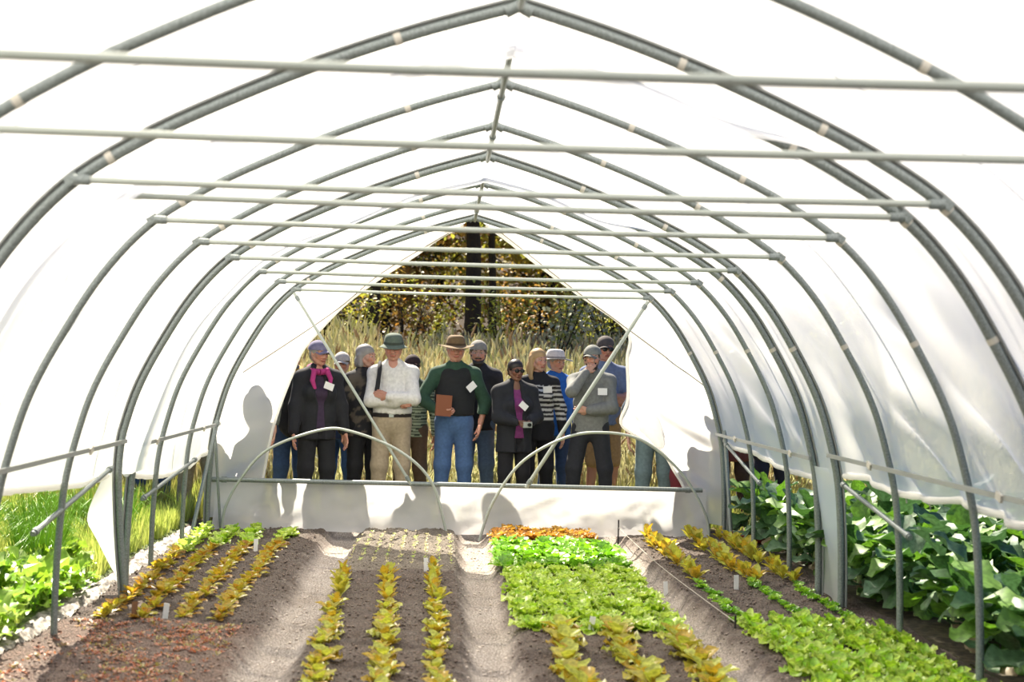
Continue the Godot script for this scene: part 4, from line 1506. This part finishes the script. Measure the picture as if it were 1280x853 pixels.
	if o.has("strap"):
		var sp2 := MB.new()
		for s in o.strap:
			sp2.tube(pv([Vector3(s * 0.12, 1.28, -0.15), Vector3(s * 0.125, 1.47, -0.08), Vector3(s * 0.125, 1.485, 0.0), Vector3(s * 0.125, 1.42, 0.105), Vector3(s * 0.135, 1.28, 0.15), Vector3(s * 0.16, 1.12, 0.12), Vector3(s * 0.18, 1.08, 0.0)]), 0.022, 6)
		obj("backpack_strap", sp2.mesh(), cloth(Color8(28, 29, 33)), t)
	return t


func stripes(base: Color, line: Color, from_y: float, to_y: float, step: float) -> Callable:
	return func(p: Vector3) -> Color:
		var y := p.y + 0.004 * sin(p.x * 22.0)
		return line if y > from_y and y < to_y and fposmod(y / step, 1.0) < 0.45 else base


func build_people() -> void:
	var pale := Color(0.56, 0.31, 0.22)
	var ruddy := Color(0.50, 0.245, 0.17)
	var brown := Color(0.20, 0.095, 0.06)
	var jean := Color8(66, 92, 132)
	var black := Color8(30, 31, 36)
	# arm poses, at the size of a 1.75 m person
	var crossed := [[Vector3(0.05, 1.11, 0.175), Vector3(-0.5, 1.0, 0.1), Vector3(0, 0.2, -1), "curled"], [Vector3(-0.03, 1.165, 0.215), Vector3(0.5, 1.0, 0.15), Vector3(0, -0.1, -1), "relaxed", Vector3(-0.9, 0.25, -0.35)]]
	var clasp := [[Vector3(-0.045, 1.06, 0.26), Vector3(-0.5, 0.95, -0.1), Vector3(0.6, 0.4, -0.5), "curled"], [Vector3(0.075, 1.06, 0.27), Vector3(0.5, 0.95, -0.1), Vector3(-0.6, 0.4, -0.5), "curled"]]
	person({"label": "person in blue jeans standing outside the tunnel beyond the chives", "x": -3.02, "d": 14.1, "h": 1.7, "skin": pale, "cell": 0.026, "top": {"c": Color8(60, 84, 130)}, "pants": {"c": Color8(44, 66, 116)}, "hair": "short", "hair_kind": "brown"})
	person({"label": "person in khaki trousers standing outside the tunnel behind the end post", "x": -2.5, "d": 13.6, "h": 1.72, "skin": pale, "cell": 0.026, "yaw": 0.4, "top": {"c": Color8(130, 124, 110)}, "pants": {"c": Color8(150, 138, 118)}, "hair": "short", "hair_kind": "brown", "hat": ["bucket", Color8(120, 110, 90)]})
	person({"label": "person in grey jacket half hidden by the curtain, behind the purple cap", "x": -1.68, "d": 13.9, "h": 1.635, "yaw": 0.5, "skin": ruddy, "cell": 0.022, "top": {"c": Color8(92, 94, 100), "collar": 0.02}, "pants": {"c": jean}, "hair": "short", "hair_kind": "grey", "scarf": Color8(190, 150, 60)})
	var p2 := person({"label": "person in purple cap, pink scarf and black jacket with name badge", "x": -1.40, "d": 13.5, "h": 1.637, "yaw": 0.3, "head_yaw": 0.35, "skin": ruddy, "bust": true, "top": {"c": black, "hem": 0.78, "loose": 0.035}, "pants": {"c": Color8(26, 27, 31)}, "scarf": Color8(178, 52, 120), "hair": "short", "hair_kind": "grey", "hat": ["cap", Color8(128, 124, 150), 0.3], "tag": [0.07, 1.31, 0.185, -0.35, 0.15], "open_front": Color8(58, 42, 66), "arms": [[Vector3(-0.25, 0.86, 0.1), Vector3(-0.45, 1.1, -0.25)], [Vector3(0.27, 0.84, 0.08), Vector3(0.45, 1.1, -0.2)]]})
	person({"label": "person in blue denim jacket behind the purple cap", "x": -1.24, "d": 14.3, "h": 1.553, "yaw": -0.1, "skin": pale, "cell": 0.022, "top": {"c": Color8(70, 88, 124), "hem": 0.8}, "pants": {"c": Color8(78, 112, 160)}, "hair": "short", "hair_kind": "brown", "hat": ["cap", Color8(196, 190, 184)]})
	person({"label": "grey-haired person in dark mottled jacket turned to the white shirt", "x": -0.99, "d": 13.95, "h": 1.629, "yaw": 0.55, "head_yaw": 0.5, "skin": pale, "top": {"hem": 0.8, "loose": 0.03, "fn": func(p: Vector3) -> Color: return Color(0.016, 0.018, 0.02).lerp(Color(0.12, 0.10, 0.075), smoothstep(0.05, 0.2, noise.get_noise_3d(p.x * 700.0, p.y * 700.0, p.z * 700.0)))}, "pants": {"c": Color8(24, 25, 29)}, "hair": "bob", "hair_kind": "grey"})
	person({"label": "man in green bucket hat and white shirt, arms crossed", "x": -0.72, "d": 13.75, "h": 1.713, "skin": ruddy, "fat": 1.06, "wide": 1.05, "nod": 0.12, "top": {"c": Color8(226, 224, 218), "hem": 1.0, "loose": 0.026, "folds": 0.022, "name": "shirt", "neck": true, "collar": 0.012}, "pants": {"c": Color8(172, 156, 130)}, "belt": Color8(36, 30, 28), "hair": "short", "hair_kind": "grey", "hat": ["bucket", Color8(98, 112, 98)], "arms": crossed, "strap": [-1.0]})
	person({"label": "person in dark cap and striped shirt behind the white shirt", "x": -0.55, "d": 14.35, "h": 1.546, "skin": ruddy, "cell": 0.0135, "top": {"hem": 0.84, "fn": stripes(Color(0.05, 0.07, 0.05), Color(0.45, 0.52, 0.36), 0.7, 1.4, 0.034)}, "pants": {"c": Color8(104, 84, 66)}, "hair": "short", "hair_kind": "dark", "shades": true, "hat": ["cap", Color8(48, 30, 32)]})
	var p5 := person({"label": "man in brown brimmed hat and black vest holding a leather folder", "x": -0.13, "d": 14.0, "h": 1.727, "yaw": 0.1, "skin": ruddy, "fat": 1.05, "wide": 1.1, "top": {"c": Color8(44, 76, 58), "hem": 1.0, "loose": 0.022, "name": "shirt"}, "vest": Color8(26, 28, 30), "pants": {"c": Color8(74, 104, 148)}, "hair": "short", "hair_kind": "grey", "hat": ["wide", Color8(122, 98, 66)], "tag": [0.145, 1.27, 0.165, 0.7, 0.3], "arms": [[Vector3(-0.17, 1.03, 0.2), Vector3(-0.5, 1.05, 0.0), Vector3(0.2, 0.6, -0.7), "curled", Vector3(0.9, -0.1, 0.3)], [Vector3(0.25, 0.9, 0.07), Vector3(0.5, 1.1, -0.2)]]})
	person({"label": "bearded man in black jacket behind the brimmed hat", "x": 0.10, "d": 14.5, "h": 1.714, "skin": pale, "top": {"c": Color8(34, 34, 40), "hem": 0.84, "loose": 0.034}, "pants": {"c": Color8(92, 112, 138)}, "hair": "short", "hair_kind": "dark", "beard": true, "hat": ["cap_back", Color8(150, 146, 136)]})
	var p7 := person({"label": "woman in sunglasses and black jacket over purple top, hands together", "x": 0.45, "d": 13.95, "h": 1.517, "yaw": 0.3, "head_yaw": 0.1, "skin": brown, "bust": true, "wide": 1.12, "fat": 1.1, "top": {"c": Color8(32, 34, 40), "hem": 0.72, "loose": 0.04}, "open_front": Color8(128, 54, 112), "pants": {"c": Color8(24, 24, 28)}, "hair": "short", "hair_kind": "dark", "shades": true, "tag": [0.03, 1.24, 0.205, -0.7, 0.0], "arms": clasp})
	person({"label": "blond woman in black and white striped top with name badge", "x": 0.69, "d": 14.3, "h": 1.634, "yaw": 0.2, "head_yaw": 0.35, "cell": 0.0135, "skin": pale, "bust": true, "top": {"hem": 0.78, "loose": 0.018, "name": "sweater", "fn": stripes(Color(0.012, 0.012, 0.016), Color(0.62, 0.62, 0.6), 1.0, 1.36, 0.05)}, "pants": {"c": Color8(26, 27, 33)}, "hair": "long", "hair_kind": "blond", "tag": [0.06, 1.32, 0.175, 0.05, 0.1]})
	person({"label": "person in white brimmed hat and bright blue jacket", "x": 0.90, "d": 14.75, "h": 1.630, "yaw": 0.35, "head_yaw": 0.3, "skin": pale, "wide": 1.08, "top": {"c": Color8(40, 108, 196), "hem": 0.82, "loose": 0.036}, "pants": {"c": Color8(58, 84, 128)}, "hair": "short", "hair_kind": "grey", "hat": ["wide", Color8(206, 202, 200), 1.2]})
	person({"label": "bearded man in grey sweatshirt with one hand at his mouth", "x": 1.19, "d": 14.0, "h": 1.653, "yaw": -0.1, "head_yaw": 0.15, "skin": pale, "wide": 1.06, "stance": 0.16, "top": {"c": Color8(124, 126, 122), "hem": 0.86, "loose": 0.028, "name": "sweatshirt"}, "pants": {"c": Color8(40, 42, 48)}, "hair": "short", "hair_kind": "dark", "beard": true, "hat": ["cap", Color8(134, 136, 128), -0.5], "tag": [0.115, 1.285, 0.16, 0.0, 0.25], "arms": [[Vector3(-0.055, 1.475, 0.165), Vector3(-0.42, 1.0, 0.3), Vector3(0.3, 0.2, -1), "curled"], [Vector3(-0.02, 1.09, 0.2), Vector3(0.5, 0.95, 0.1), Vector3(0, 0.2, -1), "relaxed", Vector3(-0.9, 0.1, -0.35)]]})
	person({"label": "tall man in dark cap and blue-grey tee, arms folded", "x": 1.38, "d": 14.6, "h": 1.762, "yaw": 0.2, "skin": ruddy, "wide": 1.12, "top": {"c": Color8(116, 130, 160), "hem": 0.86, "sleeve": 0.72, "name": "tee"}, "pants": {"c": Color8(176, 142, 98), "shorts": true}, "hair": "short", "hair_kind": "dark", "shades": true, "hat": ["cap", Color8(86, 78, 74), -0.3], "arms": crossed})
	person({"label": "person in faded jeans seen below the folded curtain", "x": 1.76, "d": 13.6, "h": 1.68, "skin": pale, "cell": 0.025, "top": {"c": Color8(80, 96, 110)}, "pants": {"c": Color8(104, 124, 128)}, "hair": "short", "hair_kind": "brown", "hat": ["cap", Color8(70, 70, 90)]})
	person({"label": "person in maroon trousers seen below the folded curtain", "x": 2.04, "d": 13.25, "h": 1.64, "yaw": -0.3, "skin": pale, "cell": 0.025, "top": {"c": Color8(70, 60, 74)}, "pants": {"c": Color8(106, 34, 42)}, "hair": "bob", "hair_kind": "brown", "hat": ["cap", Color8(70, 64, 80), -0.6]})
	person({"label": "person hidden behind the white curtain, only a shadow on it", "x": -2.02, "d": 13.3, "h": 1.68, "skin": pale, "cell": 0.026, "top": {"c": Color8(96, 100, 92)}, "pants": {"c": Color8(90, 96, 104)}, "hair": "short", "hair_kind": "brown", "hat": ["bucket", Color8(120, 116, 96)]})
	person({"label": "person in rust-red coat outside the tunnel beyond the broccoli", "x": 2.62, "d": 14.2, "h": 1.66, "skin": pale, "cell": 0.026, "top": {"c": Color8(112, 58, 48), "hem": 0.6, "loose": 0.05}, "pants": {"c": Color8(70, 50, 46)}, "hair": "short", "hair_kind": "dark"})
	person({"label": "person in navy coat outside the tunnel beyond the broccoli", "x": 3.1, "d": 14.6, "h": 1.7, "skin": pale, "cell": 0.026, "top": {"c": Color8(36, 44, 76), "hem": 0.6, "loose": 0.05}, "pants": {"c": Color8(40, 46, 66)}, "hair": "short", "hair_kind": "brown"})
	# things they carry
	var bp := thing("backpack", "black backpack worn by the person in the purple cap", "backpack", p2.transform * Vector3(-0.17, 1.12, -0.13), 0.5)
	var bm := sdf([cap(Vector3(0, -0.17, -0.07), Vector3(0, 0.15, -0.07), 0.14, 0.125, Vector3(1.05, 1, 0.75)), cap(Vector3(0, -0.16, -0.15), Vector3(0, 0.0, -0.15), 0.09, 0.08, Vector3(1.1, 1, 0.6))], 0.02, 0.03)
	rough_up(bm, 0.02, 250.0)
	obj("bag", bm.mesh(), cloth(Color8(30, 31, 36)), bp)
	var bs := MB.new()
	bs.tube(pv([Vector3(0, 0.24, 0.0), Vector3(0.02, 0.31, -0.02), Vector3(0, 0.27, -0.08)]), 0.012, 6)
	obj("handle", bs.mesh(), cloth(Color8(30, 31, 36)), bp)
	var fo := thing("leather_folder", "brown leather folder held by the man in the brimmed hat", "folder", p5.transform * Vector3(-0.13, 1.085, 0.245), 0.12)
	var fm := MB.new()
	fm.box(Transform3D(Basis(Vector3(0, 0, 1), -0.06), Vector3.ZERO), Vector3(0.15, 0.2, 0.012))
	obj("cover", fm.mesh(), M.leather, fo)
	var f2 := MB.new()
	f2.box(Transform3D(Basis(Vector3(0, 0, 1), -0.06), Vector3(0.006, 0.0, -0.010)), Vector3(0.14, 0.19, 0.008))
	obj("pages", f2.mesh(), M.marker, fo)
	var f3 := MB.new()
	f3.box(Transform3D(Basis(Vector3(0, 0, 1), -0.06), Vector3(0.0, 0.0, -0.019)), Vector3(0.15, 0.2, 0.009))
	obj("cover", f3.mesh(), M.leather, fo)
	var cam := thing("pocket_camera", "small silver camera held by the woman in sunglasses", "camera", p7.transform * Vector3(0.02, 1.04, 0.365), 0.3)
	var cb := MB.new()
	cb.box(Transform3D(), Vector3(0.085, 0.055, 0.022))
	obj("case", cb.mesh(), M.steel_pale, cam)
	var cl := MB.new()
	cl.tube(pv([Vector3(0.012, 0, 0.01), Vector3(0.012, 0, 0.03)]), 0.018, 12)
	obj("lens_barrel", cl.mesh(), M.gloss_black, cam)


# ---------------------------------------------------------------- meadow and wood
func build_background() -> void:
	M.leaf_tinted.albedo_texture = M.leaf_noise
	# tall dry grass, one tuft shape with bent blades and feathery heads
	var tufts := []
	for k in 3:
		var b := MB.new()
		for j in 20:
			var a := rr(0, TAU)
			var l := rr(0.45, 1.0)
			var t := Vector3(cos(a), 0, sin(a))
			var f := rr(0.03, 0.28)
			var r0 := t * rr(0, 0.12)
			var tip := r0 + t * f * l * 1.2 + Vector3(0, l * (1.0 - 0.5 * f), 0)
			var p := PackedVector3Array()
			var sd := t.cross(Vector3.UP) * 0.0055
			for q in [[0.0, 0.0, 1.0], [0.3, 0.55, 0.9], [1.0, 1.0, 0.25]]:
				var c: Vector3 = r0.lerp(Vector3(tip.x, 0, tip.z), q[0]) + Vector3(0, tip.y * q[1], 0)
				p.append(c + sd * q[2])
				p.append(c - sd * q[2])
			b.grid(p, 2, 3)
			if j % 3 == 0:
				b.tube(pv([tip, tip + Vector3(0, 0.05, 0) + t * 0.015, tip + Vector3(0, 0.12, 0) + t * 0.05]), [0.004, 0.017, 0.003], 4, false)
		tufts.append(b.mesh())
	for k in 3:
		var xs := []
		for i in 3000:
			var d := 15.3 + 18.0 * pow(rng.randf(), 1.25)
			var x := rr(-11.0, 11.0) * (0.55 + d / 40.0)
			var h := rr(0.8, 1.25) * (0.72 + 0.4 * smoothstep(15.0, 21.0, d) - 0.25 * smoothstep(24.0, 30.0, d)) * (1.0 + 0.35 * noise.get_noise_2d(x * 40.0, d * 40.0))
			var c := Color(0.80, 0.73, 0.56).lerp(Color(0.46, 0.49, 0.25), clampf(rng.randf() * 0.8 + 0.5 * noise.get_noise_2d(x * 70.0, d * 70.0 + 99.0), 0, 1))
			if rng.randf() < 0.12:
				c = Color(0.45, 0.33, 0.21)
			xs.append([Transform3D(Basis(Vector3.UP, rr(0, 6)).scaled(Vector3(1.2, h, 1.2)), Vector3(x, gy(x, d) - 0.03, -d)), c])
		stuff("meadow_grass", ["tall straw-coloured meadow grass behind the visitors", "tall olive and straw meadow grass before the wood", "dry seeding meadow grass under the trees"][k], tufts[k], M.grass_tinted, xs)
	# short green grass beside the tunnel and under the visitors
	var sg := MB.new()
	for j in 12:
		var a := rr(0, TAU)
		var t := Vector3(cos(a), 0, sin(a))
		var l := rr(0.6, 1.0)
		var sd := t.cross(Vector3.UP) * 0.03
		var f := rr(0.1, 0.6)
		var r0 := t * rr(0, 0.25)
		sg.grid(pv([r0 + sd, r0 - sd, r0 + t * f * 0.4 * l + Vector3(0, l * 0.6, 0) + sd * 0.8, r0 + t * f * 0.4 * l + Vector3(0, l * 0.6, 0) - sd * 0.8, r0 + t * f * l + Vector3(0, l, 0) + sd * 0.1, r0 + t * f * l + Vector3(0, l, 0) - sd * 0.1]), 2, 3)
	var gm := sg.mesh()
	var side := []
	for i in 3600:
		var d := rr(6.0, 14.5)
		var x := -2.5 - 4.5 * pow(rng.randf(), 1.4)
		var s := rr(0.10, 0.22) * lerpf(0.5, 1.0, smoothstep(8.5, 10.0, d))
		side.append([Transform3D(Basis(Vector3.UP, rr(0, 6)).scaled(Vector3(s, s * rr(0.8, 1.5), s)), Vector3(x, gy(x, d), -d)), Color(0.36, 0.48, 0.11).lerp(Color(0.62, 0.66, 0.22), rng.randf())])
	stuff("side_grass", "fresh green grass round the herbs outside the tunnel", gm, M.grass_tinted, side)
	side = []
	for i in 2600:
		var x := rr(-4.5, 7.0)
		var d := rr(13.1, 16.5)
		var s := rr(0.10, 0.3)
		side.append([Transform3D(Basis(Vector3.UP, rr(0, 6)).scaled(Vector3(s, s * rr(0.7, 1.3), s)), Vector3(x, gy(x, d), -d)), Color(0.22, 0.28, 0.07).lerp(Color(0.45, 0.42, 0.14), rng.randf())])
	stuff("short_grass", "short green and yellow grass where the visitors stand", gm, M.grass_tinted, side)

	# leaf shapes for shrubs and trees: two bent halves
	var lf := leaf(1.0, 0.62, 0.2, 0.5, 0.25, 0.0, "oval", 3, 2, 0.12).mesh()
	# shrubs at the wood's edge
	var shrubs := [[-3.1, 25.5, 2.1, "pale", "pale silver-leaved shrub at the wood's edge beside the dark trunk"], [-2.0, 27.0, 2.0, "green", "yellow-green shrub between dark trunks at the wood's edge"], [1.6, 25.0, 2.2, "pale", "wide silver-leaved shrub behind the bearded men"], [2.9, 26.5, 2.4, "pale", "tall silver-leaved shrub behind the tall man's cap"], [0.9, 27.5, 1.9, "green", "small yellow-green shrub at the foot of the thick trunk"], [4.4, 26.0, 2.1, "rust", "rust-leaved shrub at the wood's edge"], [-4.8, 26.0, 2.5, "green", "broad yellow-green shrub at the wood's edge"], [-7.0, 27.0, 2.8, "rust", "rust and green shrub at the wood's edge"], [7.0, 27.0, 2.8, "green", "tall yellow-green shrub at the wood's edge"], [-1.0, 28.5, 2.4, "rust", "rust-brown shrub under the thick trunk"], [2.3, 29.0, 3.0, "green", "leafy yellow-green shrub under the autumn trees"], [-3.6, 29.5, 3.2, "gold", "golden shrub under the autumn trees"], [-8.5, 33.0, 2.6, "gold", "golden thicket before the olive green tree"], [-5.5, 34.0, 2.8, "rust", "rust-brown thicket before the yellow tree"], [-3.9, 33.0, 2.4, "green", "green thicket beside the slim orange tree"], [-2.2, 34.5, 2.8, "gold", "golden thicket between two dark trunks"], [-0.6, 33.5, 2.3, "green", "green thicket at the foot of the thick trunk"], [1.6, 34.0, 2.6, "rust", "rust-brown thicket beside the thick trunk"], [3.2, 33.0, 2.5, "green", "green thicket under the brown-leaved tree"], [5.0, 34.5, 2.9, "gold", "golden thicket under the broad olive tree"], [7.5, 33.5, 2.7, "rust", "rust-brown thicket beyond the curtain"]]
	for s in shrubs:
		var t := thing("wild_shrub", s[4], "shrub", Vector3(s[0], gy(s[0], s[1]), -s[1]))
		var st := MB.new()
		var xs := []
		for k in 9:
			var a := rr(0, TAU)
			var l: float = s[2] * rr(0.7, 1.1)
			var tip := Vector3(cos(a) * 0.42 * l * rr(0.4, 1.0), l, sin(a) * 0.42 * l * rr(0.4, 1.0))
			var mid := tip * Vector3(0.35, 0.5, 0.35)
			st.tube(pv([Vector3.ZERO, mid, tip]), [0.022, 0.014, 0.005], 5, false)
			for j in 70:
				var q := mid.lerp(tip, rr(-0.5, 1.05)) + Vector3(rr(-1, 1), rr(-1, 1), rr(-1, 1)) * 0.17
				var sz := rr(0.06, 0.12)
				xs.append([Transform3D(Basis.from_euler(Vector3(rr(-0.9, 0.9), rr(0, 6.3), rr(-0.7, 0.7))).scaled(Vector3.ONE * sz), q), tone(s[3])])
		obj("stems", st.mesh(), M.bark, t)
		stuff("foliage", "leaves of the shrub", lf, M.leaf_tinted, xs, t)
	# trees
	var trees := [[0.28, 31.0, 0.2, 12.0, "gold", "thick dark trunked tree with gold leaves, in the middle of the opening", 0.34], [-1.75, 31.5, 0.15, 10.0, "rust", "tree with rust-brown leaves and a dark trunk", 0.3], [-1.92, 42.0, 0.16, 9.5, "rust", "slim tree with orange-brown leaves"], [-6.14, 42.0, 0.21, 10.5, "gold", "tree with yellow leaves above the silver shrub"], [0.72, 31.8, 0.1, 10.0, "green", "slim dark tree close beside the thick trunk", 0.34], [2.56, 41.0, 0.17, 10.0, "gold", "slim tree with olive gold leaves"], [4.35, 40.0, 0.20, 10.0, "rust", "tree with brown and rust leaves by the curtain edge"], [6.91, 42.0, 0.26, 11.0, "green", "broad olive green tree behind the curtain"], [-9.60, 40.0, 0.26, 11.0, "green", "olive green tree far beyond the herbs"], [10.88, 40.0, 0.26, 11.0, "gold", "yellow-leaved tree far beyond the broccoli"], [-13.44, 43.0, 0.29, 11.0, "rust", "rust-leaved tree at the end of the wood's edge"], [14.72, 43.0, 0.29, 11.0, "green", "dark green tree at the end of the wood's edge"]]
	for i in 26:
		trees.append([-18.0 + i * 1.44 + rr(-0.5, 0.5), rr(44.0, 54.0), rr(0.12, 0.2), rr(11.0, 14.0), ["gold", "rust", "dark", "rust", "dark", "green", "dark"][i % 7], "tree standing deep in the autumn wood"])
	for s in trees:
		tree(s, lf)


func tone(kind: String) -> Color:
	var r := rng.randf()
	match kind:
		"pale": return Color(0.72, 0.71, 0.64).lerp(Color(0.48, 0.52, 0.34), r) if rng.randf() < 0.75 else Color(0.3, 0.36, 0.10)
		"green": return Color(0.40, 0.46, 0.09).lerp(Color(0.66, 0.62, 0.12), r)
		"gold": return Color(0.78, 0.58, 0.10).lerp(Color(0.60, 0.54, 0.12), r)
		"rust": return Color(0.60, 0.29, 0.08).lerp(Color(0.52, 0.38, 0.12), r)
	return Color(0.10, 0.13, 0.04).lerp(Color(0.24, 0.18, 0.06), r)


func tree(s: Array, lf: Mesh) -> void:
	var H: float = s[3]
	var t := thing("woodland_tree", s[5], "tree", Vector3(s[0], gy(s[0], s[1]) - 0.05, -s[1]), 0.0, "trees of the autumn wood")
	var b := MB.new()
	var pts := PackedVector3Array()
	var rad := []
	var dx := rr(-0.4, 0.4)
	var dz := rr(-0.4, 0.4)
	for k in 9:
		var u := k / 8.0
		pts.append(Vector3(dx * u * u + 0.08 * sin(u * 7.0 + s[0]), H * u, dz * u * u + 0.08 * cos(u * 6.0 + s[0])))
		rad.append(s[2] * (1.0 - 0.85 * u) * (1.25 if k == 0 else 1.0))
	b.tube(pts, rad, 9, false)
	rough_up(b, s[2] * 0.12, 120.0)
	obj("trunk", b.mesh(), M.bark, t)
	var br := MB.new()
	var xs := []
	var many := 26
	for k in many:
		var u: float = lerp(s[6] if s.size() > 6 else 0.12, 0.97, float(k) / (many - 1))
		var o := pts[int(u * 8)].lerp(pts[mini(int(u * 8) + 1, 8)], u * 8 - int(u * 8))
		var a := k * 2.4 + rr(-0.4, 0.4)
		var l := H * 0.24 * (1.15 - 0.75 * u) * rr(0.7, 1.2)
		var tip := o + Vector3(cos(a) * l, l * rr(0.05, 0.45), sin(a) * l)
		br.tube(pv([o, o.lerp(tip, 0.5) + Vector3(0, 0.08, 0), tip]), [0.045 * (1.1 - u), 0.025 * (1.1 - u), 0.006], 5, false)
		for j in (80 if s.size() > 6 else 190):
			var q := o.lerp(tip, rr(0.25, 1.08)) + Vector3(rr(-1, 1), rr(-0.8, 0.6), rr(-1, 1)) * (0.42 + 0.05 * l)
			xs.append([Transform3D(Basis.from_euler(Vector3(rr(-1.2, 1.2), rr(0, 6.3), rr(-1.0, 1.0))).scaled(Vector3.ONE * rr(0.12, 0.24)), q), tone(s[4]) if rng.randf() < 0.8 else tone(["green", "rust", "gold"][rng.randi() % 3])])
	obj("branches", br.mesh(), M.bark, t)
	stuff("foliage", "autumn leaves of the tree", lf, M.leaf_tinted, xs, t)
